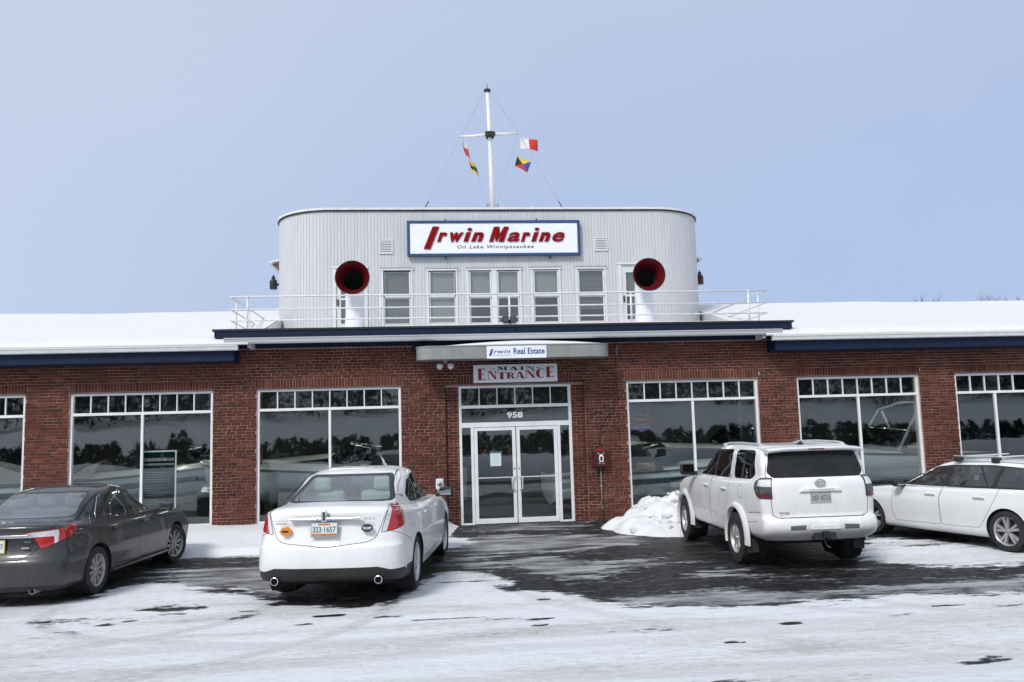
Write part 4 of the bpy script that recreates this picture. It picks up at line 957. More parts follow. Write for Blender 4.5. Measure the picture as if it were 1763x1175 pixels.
# ------------------------------------------------------------------ ship's ventilator cowls
def cowl(x, y, label):
    o = empty('ventilator_cowl', (x, y, 4.505)); tag(o, label, 'ventilator', 'ventilator cowls on the deck')
    path_, rad = [], []
    for z in (.12, .3, .55, .80): path_.append(Vector((0, 0, z))); rad.append(.245 - .02 * (z > .5))
    for a in range(10, 91, 10):
        t_ = math.radians(a); path_.append(Vector((0, -.34 + .34 * math.cos(t_), .95 + .40 * math.sin(t_)))); rad.append(.225 + .05 * (a / 90) ** 2)
    for d, r_ in ((.42, .30), (.50, .335), (.57, .375), (.62, .405)): path_.append(Vector((0, -d, 1.355 + .01 * (d - .34)))); rad.append(r_)
    MB().tube(path_, rad, 28, cap=False).build('cowl_shell', 'cowl_white', o, smooth=True)
    th = MB().tube(path_, [r_ - .010 for r_ in rad], 28, cap=False).build('throat', 'cowl_red', o, smooth=True, fix=False)
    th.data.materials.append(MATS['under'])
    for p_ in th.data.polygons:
        if p_.index < 28 * 11: p_.material_index = 1  # deep end of the throat: the duct's shade put into a black colour
    lp = [Vector((.405 * math.cos(2 * PI * i / 28), -.622, 1.358 + .405 * math.sin(2 * PI * i / 28))) for i in range(29)]
    MB().tube(lp, .011, 6, cap=False).build('lip', 'red_enamel', o, smooth=True)
    MB().lathe([(.30, 0), (.30, .03), (.26, .05), (.26, .12)], 24).build('coaming', 'black_metal', o)
    for k in range(6): a = 2 * PI * k / 6; MB().box(.25 * math.cos(a) - .02, .25 * math.cos(a) + .02, .25 * math.sin(a) - .02, .25 * math.sin(a) + .02, .05, .16).build('lug', 'cowl_white', o)
cowl(-3.76, 1.35, 'white ventilator cowl with dark red mouth in front of the left deckhouse door')
cowl(3.50, 1.35, 'white ventilator cowl with dark red mouth in front of the right deckhouse door')
# ------------------------------------------------------------------ mast with yard, stays and signal flags
MX, MYY, MZ = -.12, 3.6, 8.03
ms = empty('signal_mast', (MX, MYY, MZ)); tag(ms, 'white flag mast with a cross yard on the deckhouse roof', 'mast')
MTOP = 3.72; YZ = 2.42
MB().tube([(0, 0, 0), (-.01, 0, 1.2), (-.03, 0, YZ), (-.07, 0, MTOP)], [.078, .07, .06, .045], 14).build('pole', 'mast_white', ms, smooth=True)
MB().lathe([(.0, .0), (.14, .0), (.14, .10), (.12, .12)], 14, 'Z').build('heel', 'mast_white', ms)
MB().tube([(-.86, 0, YZ - .04), (-.45, 0, YZ - .03), (-.02, -.08, YZ), (.4, 0, YZ + .03), (.80, 0, YZ + .06)], [.03, .045, .055, .045, .03], 10).build('yard', 'mast_white', ms, smooth=True)
MB().lathe([(.11, -.09), (.12, -.07), (.12, .07), (.11, .09)], 12, 'Z', (-.03, 0, YZ)).build('yard_clamp', 'black_metal', ms); MB().box(-.17, .11, -.16, -.07, YZ - .06, YZ + .06).build('yard_clamp', 'black_metal', ms)
MB().lathe([(.0, .10), (.10, .04), (.10, 0), (.075, -.01)], 12, 'Z', (-.07, 0, MTOP)).build('mast_cap', 'black_metal', ms); MB().tube([(-.07, 0, MTOP), (-.07, 0, MTOP + .22)], .01, 6).build('spike', 'black_metal', ms)
for s, xb in ((-1, -1.95), (1, 1.95)):
    ye = (-.86, 0, YZ - .03) if s < 0 else (.80, 0, YZ + .07)
    MB().tube([(-.07 + s * .07, 0, MTOP - .02), ye], .005, 5).build('stay', 'wire', ms); MB().tube([ye, (xb, -.6, .02)], .005, 5).build('stay', 'wire', ms)
    e = Vector((xb, -.6, .02)); d = (Vector(ye) - e).normalized(); MB().tube([e, e + d * .38], .014, 6).build('turnbuckle', 'black_metal', ms)
    MB().tube([(s * .09, 0, .35), (ye[0] * .97, 0, ye[2] - .02)], .004, 5).build('halyard', 'wire', ms); MB().box(s * .15 - .03, s * .15 + .03, -.05, .05, .22, .42).build('cleat', 'galvanised', ms)
def flag(name, label, corners, pieces, wave=.05, nu=12, nv=8):
    """corners: hoist-top, fly-top, fly-bottom, hoist-bottom in mast coordinates; pieces: colour -> test(u, v)"""
    c = [Vector(p) for p in corners]; loc = Vector((MX, MYY, MZ)) + c[0]
    o = empty(name, loc); tag(o, label, 'flag', 'signal flags on the yard')
    def P(u, v):
        p = (c[0] * (1 - u) + c[1] * u) * (1 - v) + (c[3] * (1 - u) + c[2] * u) * v
        return p + Vector((0, wave * math.sin(u * 5 + v * 2), -.25 * wave * math.sin(u * 3.1))) - c[0]
    for m_, poly in pieces:
        b = MB()
        # each colour panel is sewn cloth: triangulated fan patches following the wave
        n = len(poly); K = 6
        cu = sum(p[0] for p in poly) / n; cv = sum(p[1] for p in poly) / n
        for i in range(n):
            a, d = poly[i], poly[(i + 1) % n]
            for q in range(K):
                for r_ in range(K):
                    t0, t1 = q / K, (q + 1) / K; s0, s1 = r_ / K, (r_ + 1) / K
                    def W(s_, t_): e0, e1 = a[0] + (d[0] - a[0]) * t_, a[1] + (d[1] - a[1]) * t_; return P(cu + (e0 - cu) * s_, cv + (e1 - cv) * s_)
                    b.add([W(s0, t0), W(s1, t0), W(s1, t1), W(s0, t1)], [(0, 1, 2, 3)])
        ob = b.build('panel', m_, o, smooth=True, fix=False)
        md = ob.modifiers.new('cloth', 'SOLIDIFY'); md.thickness = .004
    return o
flag('signal_flag', 'white and red signal flag at the right end of the yard', [(.84, 0, YZ - .03), (1.32, -.05, YZ - .16), (1.33, -.05, YZ - .47), (.84, 0, YZ - .36)], [('flag_white', [(0, 0), (.5, 0), (.5, 1), (0, 1)]), ('flag_red', [(.5, 0), (1, 0), (1, 1), (.5, 1)])])
flag('signal_flag', 'four-coloured signal flag hanging below the white and red one', [(.74, 0, YZ - .60), (1.12, -.05, YZ - .80), (1.0, -.05, YZ - 1.10), (.66, 0, YZ - .88)], [('flag_black', [(0, 0), (.5, .5), (0, 1)]), ('flag_yellow', [(0, 0), (1, 0), (.5, .5)]), ('flag_blue', [(1, 0), (1, 1), (.5, .5)]), ('flag_red', [(0, 1), (.5, .5), (1, 1)])], wave=.03)
flag('signal_flag', 'red and white signal flag furled at the left end of the yard', [(-.86, 0, YZ - .10), (-.66, .12, YZ - .24), (-.58, .25, YZ - .62), (-.72, .05, YZ - .54)], [('flag_white', [(0, 0), (1, 0), (.86, .45), (0, .30)]), ('flag_red', [(0, .30), (.86, .45), (1, 1), (0, 1)])], wave=.09)
flag('signal_flag', 'yellow and black signal flag furled below the left end of the yard', [(-.68, 0, YZ - .64), (-.48, .12, YZ - .80), (-.32, .25, YZ - 1.14), (-.54, .05, YZ - 1.02)], [('flag_yellow', [(0, 0), (1, .0), (1, .35), (0, .38)]), ('flag_black', [(0, .38), (1, .35), (1, .78), (0, .72)]), ('flag_yellow', [(0, .72), (1, .78), (1, 1), (0, 1)])], wave=.09)
# ------------------------------------------------------------------ fittings
def lantern(x, s, m_, label):
    o = empty('ship_lantern', (x, 4.3, 6.22)); tag(o, label, 'lantern', 'ship lanterns on the deckhouse sides')
    MB().lathe([(.0, 0), (.10, 0), (.105, .03), (.105, .22), (.08, .27), (.05, .29), (.05, .36), (.0, .38)], 12).build('lantern_body', m_, o)
    MB().box(-.02 if s < 0 else -.24, .24 if s < 0 else .02, -.03, .03, .1, .16).build('bracket', 'black_metal', o); MB().tube([(0, 0, .37), (.0, .0, .42)], .015, 6).build('ring', m_, o)
lantern(DH0 - .22, -1, 'black_metal', 'black ship lantern on the left side of the deckhouse')
lantern(DH1 + .22, 1, 'red_enamel', 'red ship lantern on the right side of the deckhouse')
o = empty('floodlight', (-.12, -.42, 4.515)); tag(o, 'black twin floodlight at the roof edge below the middle rail post', 'floodlight')
for s in (-1, 1):
    MB().box(-.07 + s * .085, .07 + s * .085, -.06, .05, .04, .20).build('lamp_head', 'black_metal', o, bevel=.015); MB().box(-.055 + s * .085, .055 + s * .085, -.066, -.0605, .055, .185).build('lens', 'lens_smoke', o)
MB().tube([(0, 0, 0), (0, 0, .1)], .02, 8).build('stem', 'black_metal', o); MB().box(-.18, .18, -.02, .02, .09, .115).build('yoke', 'black_metal', o); MB().tube([(0, -.02, .02), (.09, -.04, -.05), (.16, -.06, -.12)], .012, 6).build('cable', 'black_metal', o, smooth=True)
o = empty('floodlight', (-1.60, -.32, 3.735)); tag(o, 'pale twin floodlight under the left end of the canopy', 'floodlight')
for s in (-1, 1):
    MB().lathe([(.0, -.10), (.065, -.085), (.075, -.06), (.05, .02), (.03, .06), (0, .06)], 14, 'Y').xf(Matrix.Translation((s * .10, -.05, -.12)) @ Matrix.Rotation(s * .5, 4, 'Z') @ Matrix.Rotation(.35, 4, 'X')).build('lamp_head', 'lamp_glass', o, smooth=True)
    MB().tube([(0, 0, -.03), (s * .08, 0, -.10)], .014, 6).build('arm', 'galvanised', o)
MB().lathe([(0, -.045), (.05, -.04), (.06, -.001)], 12).build('base', 'galvanised', o)
# fire alarm call box on its conduit
o = empty('fire_alarm_box', (1.935, -.02, 1.22)); tag(o, 'dark red gabled fire alarm box on the brick wall right of the doors', 'alarm box')
MB().prism([(-.165, .0), (.165, 0), (.175, .03), (.175, .36), (.0, .48), (-.175, .36), (-.175, .03)], -.13, .0).build('case', 'red_enamel', o, bevel=.01)
MB().prism([(-.15, .36), (.15, .36), (.0, .455)], -.142, -.131).build('gable', 'letter_darkred', o); MB().box(-.14, .14, -.142, -.131, .03, .34).build('door', 'red_enamel', o, bevel=.008)
MB().prism([(-.045, .12), (.045, .12), (.055, .22), (.035, .29), (-.035, .29), (-.055, .22)], -.15, -.1425).build('pull_plate', 'letter_white', o); MB().box(-.025, .025, -.16, -.1505, .15, .24).build('pull_handle', 'red_enamel', o)
for x0, x1, z0, z1 in ((-.09, -.035, .305, .325), (.03, .085, .305, .325), (-.07, -.02, .075, .095), (.02, .07, .075, .095)): MB().box(x0, x1, -.1445, -.1422, z0, z1).build('name_plate', 'letter_grey', o)
o = empty('conduit_pipe', (1.94, -.02, -.02)); tag(o, 'grey conduit running down the wall below the fire alarm box', 'conduit')
MB().tube([(0, -.012, 0), (.0, -.012, 1.24)], .014, 8).build('pipe', 'conduit_grey', o, smooth=True)
for z in (.3, .8): MB().box(-.03, .03, -.02, -.0, z, z + .025).build('clip', 'galvanised', o)
o = empty('cable', (1.94, -.02, 1.70)); tag(o, 'dark cable slanting down the wall from the eaves to the fire alarm box', 'cable')
MB().tube([(-.005, -.01, -.04), (-.005, -.01, .38), (.02, -.012, .46), (.43, -.012, 1.04), (.46, -.012, 1.14), (.465, -.012, 2.05), (.49, -.02, 2.42)], .011, 6).build('wire_run', 'conduit', o, smooth=True)
MB().tube([(.48, -.02, 2.05), (.46, -.05, 2.25), (.495, -.05, 2.35), (.485, -.03, 2.12)], .008, 6).build('loop', 'galvanised', o, smooth=True)
o = empty('intercom_post', (-1.775, -.45, 0)); tag(o, 'grey post with round metal push plate left of the doors', 'post')
MB().box(-.05, .05, -.04, .04, 0, .88).build('post', 'galvanised', o, bevel=.006); MB().box(-.085, .085, -.055, .045, .86, 1.10).build('head', 'cap_white', o, bevel=.03)
MB().lathe([(0, -.02), (.05, -.018), (.062, 0)], 16, 'Y', (0, -.056, .98)).build('push_plate', 'galvanised', o, smooth=True); MB().lathe([(0, -.03), (.022, -.028), (.024, -.018)], 12, 'Y', (0, -.056, .98)).build('button', 'black_metal', o)
# notices in the glass
o = empty('poster', (-7.98, .17, .40)); tag(o, 'tall black poster with white printed lines standing in the left shop window', 'poster')
MB().box(-.345, .345, 0, .012, 0, 1.46).build('board', 'poster_black', o)
f = MB(); f.box(-.375, -.345, -.01, .02, -.03, 1.49); f.box(.345, .375, -.01, .02, -.03, 1.49); f.box(-.345, .345, -.01, .02, 1.46, 1.49); f.box(-.345, .345, -.01, .02, -.03, 0); f.build('frame', 'letter_white', o)
letters('headline', '250/270/300/350 SLX', -.32, .32, 1.26, 1.325, -.0005, 'letter_white', o, .002)
for k in range(14): MB().box(-.32 + k * .046, -.285 + k * .046, -.0025, -.0005, 1.165, 1.21).build('print_block', 'letter_grey', o)
zz = 1.10
for k in range(18):
    wd = random.choice((.3, .45, .55, .6)); MB().box(-.32, -.32 + wd, -.0025, -.0005, zz, zz + .010).build('text_line', 'print_grey', o); zz -= .05 if k % 5 else .095
    if zz < .1: break
o = empty('paper_notice', (-.475, .132, 1.31)); tag(o, 'pale blue paper notice taped inside the left door glass', 'notice')
MB().box(-.125, .125, 0, .002, 0, .32).build('sheet', 'paper', o); MB().box(-.12, .12, -.0015, -.0005, .29, .315).build('header', 'letter_blue', o)
for k in range(7): MB().box(-.09, .06 + .03 * (k % 2), -.0012, -.0004, .24 - k * .03, .244 - k * .03).build('text_line', 'letter_grey', o)
o = empty('neon_sign', (2.98, .22, 2.28)); tag(o, 'small red and blue neon sign hanging in the window right of the doors', 'neon sign')
MB().tube([(.26 * math.cos(2 * PI * i / 24), 0, .13 * math.sin(2 * PI * i / 24)) for i in range(25)], .008, 6, cap=False).build('tube', 'neon_red', o, smooth=True)
MB().tube([(-.17 + .34 * i / 24, 0, .05 * math.sin(i * 1.6)) for i in range(25)], .007, 6).build('tube', 'neon_red', o, smooth=True)
MB().tube([(-.22 + .44 * i / 16, 0, -.18 + .02 * math.sin(i * 2)) for i in range(17)], .010, 6).build('tube', 'neon_blue', o, smooth=True)
for s in (-1, 1): MB().tube([(s * .2, 0, .1), (s * .2, 0, .45)], .003, 5).build('hanger', 'wire', o)
# ------------------------------------------------------------------ boats on the showroom floor, seen through the glass
def boat(label, loc, rz, L, beam, zk, m_hull='boat_white', arch=False, canvas=False):
    o = empty('motor_boat', (loc[0], loc[1], .06), rz); tag(o, label, 'boat', 'boats in the showroom')
    N = 22; sec = []
    for i in range(N + 1):
        t = i / N; x = -L / 2 + L * t
        hb = beam / 2 * (1 - max(0, (t - .35) / .65) ** 2.4) ** .8; hb = max(hb, .015)
        zs = zk + .78 + .28 * t * t; zc = zk + .22 + .42 * max(0, t - .45) ** 1.6; kz = zk + .75 * max(0, t - .62) ** 2 * 3.2
        sec.append([(x, -hb, zs), (x, -hb * .99, zs - .12), (x, -hb * .93, zs - .34), (x, -hb * .82 * (1 - .25 * t), zc + .0), (x, 0, min(kz, zs - .05)), (x, hb * .82 * (1 - .25 * t), zc), (x, hb * .93, zs - .34), (x, hb * .99, zs - .12), (x, hb, zs)])
    MB().grid(sec).add(sec[0], [tuple(range(9))]).build('hull', m_hull, o, smooth=math.radians(35))
    dk = [[(s[0][0], s[0][1] * .98, s[0][2] + .002), (s[0][0], s[0][1] * .55, s[0][2] + .09), (s[0][0], 0, s[0][2] + .13), (s[8][0], s[8][1] * .55, s[0][2] + .09), (s[8][0], s[8][1] * .98, s[8][2] + .002)] for s in sec[int(N * .45):]]
    MB().grid(dk).build('foredeck', 'boat_white', o, smooth=True)
    st = MB()
    for s in (-1, 1):
        pts = [(q[0][0], s * (abs(q[0][1]) + .012), q[0][2] - .02) for q in sec]; st.tube(pts, .03, 6)
    st.build('rub_rail', 'black_metal', o, smooth=True)
    sp = [[(q[1][0], q[1][1] * 1.0 - .008, q[1][2] - .06), (q[2][0], q[2][1] - .008, q[2][2] + .02)] for q in sec[:-1]]; MB().grid(sp).build('hull_stripe', 'boat_navy', o, smooth=True, fix=False)
    x0 = -L / 2 + L * .45; zs = zk + .95
    ws = [[(x0 - .45, -beam * .42, zs), (x0 - .75, -beam * .38, zs + .42)], [(x0 + .15, -beam * .40, zs + .05), (x0 - .35, -beam * .34, zs + .50)], [(x0 + .55, 0, zs + .10), (x0, 0, zs + .56)], [(x0 + .15, beam * .40, zs + .05), (x0 - .35, beam * .34, zs + .50)], [(x0 - .45, beam * .42, zs), (x0 - .75, beam * .38, zs + .42)]]
    MB().grid(ws).build('windscreen', 'glass_tint', o, fix=False); MB().tube([w_[1] for w_ in ws], .02, 6).build('screen_frame', 'chrome', o, smooth=True)
    for x in (-L * .3, -L * .08): MB().box(x - .25, x + .25, -beam * .33, beam * .33, zk + .55, zk + .95).build('seat', 'boat_vinyl', o, bevel=.06); 
    for x in (-L * .25, L * .15): MB().box(x - .1, x + .1, -beam * .4, beam * .4, 0, zk + .22).build('cradle', 'stand_wood', o)
    if arch:
        for s in (-1, 1):
            MB().tube([(x0 - .2, s * beam * .43, zk + .9), (x0 - .9, s * beam * .40, zk + 2.0), (x0 - 1.2, s * beam * .2, zk + 2.15)], .035, 8).build('tower_leg', 'frame_aluminium', o, smooth=True); MB().tube([(x0 - 1.5, s * beam * .43, zk + .85), (x0 - 1.0, s * beam * .40, zk + 1.95)], .035, 8).build('tower_leg', 'frame_aluminium', o, smooth=True)
        MB().tube([(x0 - 1.2, -beam * .2, zk + 2.15), (x0 - 1.2, beam * .2, zk + 2.15)], .035, 8).build('tower_bar', 'frame_aluminium', o)
    if canvas:
        cv = [[(q[0][0], q[0][1] * .98, q[0][2] + .03), (q[0][0], q[0][1] * .5, q[0][2] + .28 + .2 * math.sin(k * .5)), (q[0][0], 0, q[0][2] + .4 + .2 * math.sin(k * .5)), (q[8][0], q[8][1] * .5, q[8][2] + .28 + .2 * math.sin(k * .5)), (q[8][0], q[8][1] * .98, q[8][2] + .03)] for k, q in enumerate(sec[:14])]
        MB().grid(cv).build('canvas_cover', 'seat_grey', o, smooth=True)
boat('white boat under a canvas cover behind the leftmost shop windows', (-10.6, 2.6), .05, 6.2, 2.2, .30, canvas=True)
boat('white bow rider boat behind the window left of the doors', (-4.4, 2.4), PI - .08, 6.6, 2.3, .35)
boat('white sport boat behind the window right of the doors', (4.3, 2.2), .06, 6.6, 2.2, .15)
boat('white wakeboard boat with a towing tower behind the second window right of the doors', (9.6, 2.6), PI + .05, 6.4, 2.3, .35, arch=True)
boat('dark hulled boat deep in the showroom behind the left shop windows', (-7.6, 5.6), .1, 6.8, 2.4, .4, m_hull='boat_navy')
boat('dark hulled boat deep in the showroom behind the right shop windows', (6.6, 5.6), PI, 6.8, 2.4, .5, m_hull='boat_navy')
# ------------------------------------------------------------------ bare trees far behind the right wing
def bare_tree(x, y, h, label, seed):
    rd = random.Random(seed); o = empty('bare_tree', (x, y, 0)); tag(o, label, 'tree', 'bare trees behind the right wing')
    tr = MB(); tr.tube([(0, 0, -.2), (.1, 0, h * .3), (0, .1, h * .55), (.1, 0, h * .8)], [h * .02, h * .016, h * .011, h * .004], 7); tr.build('trunk', 'bark', o, smooth=True)
    cr = MB()
    def br(p, d, L, r, dep):
        q = p + d * L; cr.tube([p, (p + q) / 2 + Vector((rd.uniform(-.1, .1), 0, .05)) * L, q], [r, r * .75, r * .5], 4, cap=False)
        if dep:
            for _ in range(4):
                nd = (d + Vector((rd.uniform(-.8, .8), rd.uniform(-.8, .8), rd.uniform(-.1, .7)))).normalized(); br(p + d * L * rd.uniform(.45, 1), nd, L * rd.uniform(.5, .75), r * .5, dep - 1)
    for k in range(12):
        a = rd.uniform(0, 2 * PI); br(Vector((0, 0, h * rd.uniform(.4, .8))), Vector((math.cos(a), math.sin(a), rd.uniform(.5, 1.2))).normalized(), h * rd.uniform(.12, .2), h * .006, 3)
    cr.build('crown', 'bark', o, fix=False)
bare_tree(36.0, 44, 12.3, 'bare winter treetop showing over the snowy right wing roof, near the railing', 3)
bare_tree(46.7, 44, 12.2, 'bare winter treetop over the snowy roof at the right edge of the view', 8)
# ------------------------------------------------------------------ vehicles
# Car space: +Y forward, +X right, Z up, origin on the ground under the rear axle.
def pchip(xs, ys, x):
    xs = np.asarray(xs, float); ys = np.asarray(ys, float); h = np.diff(xs); d = np.diff(ys) / h; m = np.zeros_like(ys)
    for i in range(1, len(xs) - 1):
        if d[i - 1] * d[i] > 0: w1 = 2 * h[i] + h[i - 1]; w2 = h[i] + 2 * h[i - 1]; m[i] = (w1 + w2) / (w1 / d[i - 1] + w2 / d[i])
    m[0], m[-1] = d[0], d[-1]
    x = np.clip(x, xs[0], xs[-1]); k = np.clip(np.searchsorted(xs, x) - 1, 0, len(xs) - 2); t = (x - xs[k]) / h[k]
    return ys[k] * (1 + 2 * t) * (1 - t) ** 2 + h[k] * m[k] * t * (1 - t) ** 2 + ys[k + 1] * t * t * (3 - 2 * t) + h[k] * m[k + 1] * t * t * (t - 1)
NR, NS, NF = 26, 64, 18
def outline(L):
    yr, yf, w = L['yr'], L['yf'], L['w']; wr = L.get('wr', w * .95); wf = L.get('wf', w * .93); cr = L.get('cr', .3); cf = L.get('cf', .4); nr = L.get('nr', 3.0); nf = L.get('nf', 2.6)
    pts = []
    for i in range(NR):
        a = PI / 2 * (i / NR) ** 1.15; pts.append((wr * math.sin(a) ** (2 / nr), yr + cr * (1 - max(0, math.cos(a)) ** (2 / nr))))
    ya, yb = yr + cr, yf - cf
    for i in range(NS + 1):
        u = i / NS; base = wr + (wf - wr) * u; bump = (w - (wr + wf) / 2) * (1 - abs(2 * u - 1) ** 2.6); pts.append((base + bump, ya + (yb - ya) * u))
    for i in range(1, NF + 1):
        a = PI / 2 * (1 - (i / NF)) ** 1.15 if i < NF else 0.0; pts.append((wf * math.sin(a) ** (2 / nf), yf - cf * (1 - max(0, math.cos(a)) ** (2 / nf))))
    P = np.array(pts); z = L['z']
    Z = np.full(len(P), float(z)) if not isinstance(z, (list, tuple)) else pchip([q[0] for q in z], [q[1] for q in z], P[:, 1])
    cr_ = L.get('crown', 0.0)
    if cr_: Z = Z + cr_ * (1 - np.clip(np.abs(P[:, 0]) / w, 0, 1) ** 2)
    return np.column_stack([P, Z])
def side_pts(poly, s): return [Vector((s, y, z)) for y, z in poly]
class Car:
    def __init__(c, name, label, loc, heading, scale=1.0, paint='paint_white_pearl'):
        c.root = empty(name, (loc[0], loc[1], .012), heading - PI / 2, scale); tag(c.root, label, 'car', 'cars parked in front of the building'); c.paint = paint; c.keys = {}
    def shell(c, layers):
        K = [outline(L) for L in layers]; n = len(K[0]); rows = []
        for k in range(len(K) - 1):
            m = layers[k].get('m', 4); a, b = K[k], K[k + 1]; ch = np.linalg.norm(b - a, axis=1)[:, None] + 1e-9
            def tang(j):
                if j == 0: return (K[1] - K[0]) / (np.linalg.norm(K[1] - K[0], axis=1)[:, None] + 1e-9)
                if j == len(K) - 1: return (K[-1] - K[-2]) / (np.linalg.norm(K[-1] - K[-2], axis=1)[:, None] + 1e-9)
                d0 = K[j] - K[j - 1]; d1 = K[j + 1] - K[j]; l0 = np.linalg.norm(d0, axis=1)[:, None] + 1e-9; l1 = np.linalg.norm(d1, axis=1)[:, None] + 1e-9
                t = d0 / l0 * l1 + d1 / l1 * l0; return t / (l0 + l1)
            ta = (b - a) / ch if layers[k].get('crease') else tang(k); tb = (b - a) / ch if layers[k + 1].get('crease') else tang(k + 1)
            for q in range(m):
                t = q / m; h00 = 2 * t ** 3 - 3 * t * t + 1; h10 = t ** 3 - 2 * t * t + t; h01 = -2 * t ** 3 + 3 * t * t; h11 = t ** 3 - t * t
                rows.append(h00 * a + h10 * ch * ta + h01 * b + h11 * ch * tb)
        rows.append(K[-1])
        bm = c.bm = bmesh.new(); c.lay = bm.faces.layers.int.new('part'); ring = []
        for R in rows:
            right = [bm.verts.new(p) for p in R]; left = [right[0]] + [bm.verts.new((-p[0], p[1], p[2])) for p in R[1:-1]] + [right[-1]]
            right[0].co.x = 0; right[-1].co.x = 0; ring.append((right, left))
        for k in range(len(ring) - 1):
            for s in (0, 1):
                A, B_ = ring[k][s], ring[k + 1][s]
                for i in range(n - 1):
                    q = (A[i], A[i + 1], B_[i + 1], B_[i]); bm.faces.new(q if s == 0 else q[::-1])
        R, Lf = ring[-1]
        for i in range(n - 1):
            q = [R[i], R[i + 1], Lf[i + 1], Lf[i]]; q = [v for j, v in enumerate(q) if v not in q[:j]]
            if len(q) > 2: bm.faces.new(q)
        bmesh.ops.recalc_face_normals(bm, faces=bm.faces); bm.normal_update()
        top = max(bm.faces, key=lambda f_: f_.calc_center_median().z)
        if top.normal.z < 0: bmesh.ops.reverse_faces(bm, faces=bm.faces); bm.normal_update()
        c.key('body')
    def key(c, name, idx=0):
        k = (name, idx)
        if k not in c.keys: c.keys[k] = len(c.keys)
        return c.keys[k]
    def cut(c, pts, d, name, idx=0, only=None, mindot=.12):
        """cut the outline pts (3-D points, looked at along d) into the skin; faces inside become the part `name`"""
        bm = c.bm; d = Vector(d).normalized(); pts = [Vector(p) for p in pts]
        a = Vector((0, 0, 1)) if abs(d.z) < .9 else Vector((0, 1, 0)); u = a.cross(d).normalized(); v = d.cross(u)
        P2 = [(p.dot(u), p.dot(v)) for p in pts]; xs = [p[0] for p in P2]; ys = [p[1] for p in P2]; bx = (min(xs), max(xs), min(ys), max(ys))
        def fb(f):
            X = [w.co.dot(u) for w in f.verts]; Y = [w.co.dot(v) for w in f.verts]; return min(X), max(X), min(Y), max(Y)
        allow = None if only is None else {c.key(*((o_,) if isinstance(o_, str) else o_)) for o_ in only}
        cand = set()
        for f in bm.faces:
            if f.normal.dot(d) < mindot: continue
            if allow is not None and f[c.lay] not in allow: continue
            q = fb(f)
            if q[1] < bx[0] or q[0] > bx[1] or q[3] < bx[2] or q[2] > bx[3]: continue
            cand.add(f)
        n = len(pts)
        for i in range(n):
            p, q = pts[i], pts[(i + 1) % n]; e = q - p
            if e.length < 1e-6: continue
            no = e.cross(d)
            if no.length < 1e-9: continue
            no.normalize(); A, B2 = P2[i], P2[(i + 1) % n]; eb = (min(A[0], B2[0]) - .001, max(A[0], B2[0]) + .001, min(A[1], B2[1]) - .001, max(A[1], B2[1]) + .001)
            hit = []
            for f in cand:
                w = fb(f)
                if w[1] < eb[0] or w[0] > eb[1] or w[3] < eb[2] or w[2] > eb[3]: continue
                s_ = [(x.co - p).dot(no) for x in f.verts]
                if min(s_) < -1e-5 and max(s_) > 1e-5: hit.append(f)
            if not hit: continue
            geom = set(hit)
            for f in hit: geom.update(f.edges); geom.update(f.verts)
            r = bmesh.ops.bisect_plane(bm, geom=list(geom), dist=1e-6, plane_co=p, plane_no=no)
            cand = {f for f in cand if f.is_valid}; cand.update(g for g in r['geom'] if isinstance(g, bmesh.types.BMFace))
        k = c.key(name, idx); out = []
        for f in cand:
            m_ = f.calc_center_median(); x, y = m_.dot(u), m_.dot(v); ins = False; j = n - 1
            for i in range(n):
                xi, yi = P2[i]; xj, yj = P2[j]
                if (yi > y) != (yj > y) and x < (xj - xi) * (y - yi) / (yj - yi) + xi: ins = not ins
                j = i
            if ins: f[c.lay] = k; out.append(f)
        return out
    def ring_cut(c, pts, d, name, idx=0, width=.008, seam='seam', only=None, mindot=.12):
        """a panel with a gap all round: outer outline becomes the gap, the inset one the panel"""
        d_ = Vector(d).normalized(); P = [Vector(p) for p in pts]; n = len(P); cen = sum(P, Vector()) / n
        a = Vector((0, 0, 1)) if abs(d_.z) < .9 else Vector((0, 1, 0)); u = a.cross(d_).normalized(); v = d_.cross(u)
        Q = [(p.dot(u), p.dot(v)) for p in P]; area = sum(Q[i][0] * Q[(i + 1) % n][1] - Q[(i + 1) % n][0] * Q[i][1] for i in range(n)); sg_ = 1 if area > 0 else -1
        ins = []
        for i in range(n):
            a0, b0, c0 = Vector(Q[i - 1]), Vector(Q[i]), Vector(Q[(i + 1) % n]); e1 = (b0 - a0).normalized(); e2 = (c0 - b0).normalized()
            n1 = Vector((-e1.y, e1.x)) * sg_; n2 = Vector((-e2.y, e2.x)) * sg_; m_ = n1 + n2; L = max(.4, m_.length_squared / 2) if m_.length > 1e-6 else 1
            off = m_ * (width / L) if m_.length > 1e-6 else n1 * width
            ins.append(P[i] + u * off.x + v * off.y)
        c.cut(P, d, seam, 0, only, mindot); c.cut(ins, d, name, idx, [(seam, 0)] if only is None else [(seam, 0)], mindot)
    def arch(c, y, z, r, s, n=30, flat=.0):
        pts = [Vector((s, y + r * math.cos(a), z + r * math.sin(a))) for a in [(-PI * .3) + (PI * 1.6) * i / n for i in range(n + 1)]]
        fs_ = c.cut(pts, (s, 0, 0), 'arch_hole', 0)
        return fs_
    def finish(c, mats, inset={}):
        bm = c.bm
        hole = c.keys.get(('arch_hole', 0), -1)
        bmesh.ops.delete(bm, geom=[f for f in bm.faces if f[c.lay] == hole], context='FACES')
        skip = {c.keys.get(('seam', 0), -1), c.keys[('body', 0)]}; seen = set(); isl = {}
        for f in bm.faces:
            if f in seen or f[c.lay] in skip: continue
            k = f[c.lay]; stack = [f]; seen.add(f); comp = []
            while stack:
                g = stack.pop(); comp.append(g)
                for e in g.edges:
                    for h in e.link_faces:
                        if h not in seen and h[c.lay] == k: seen.add(h); stack.append(h)
            isl.setdefault(k, []).append(comp)
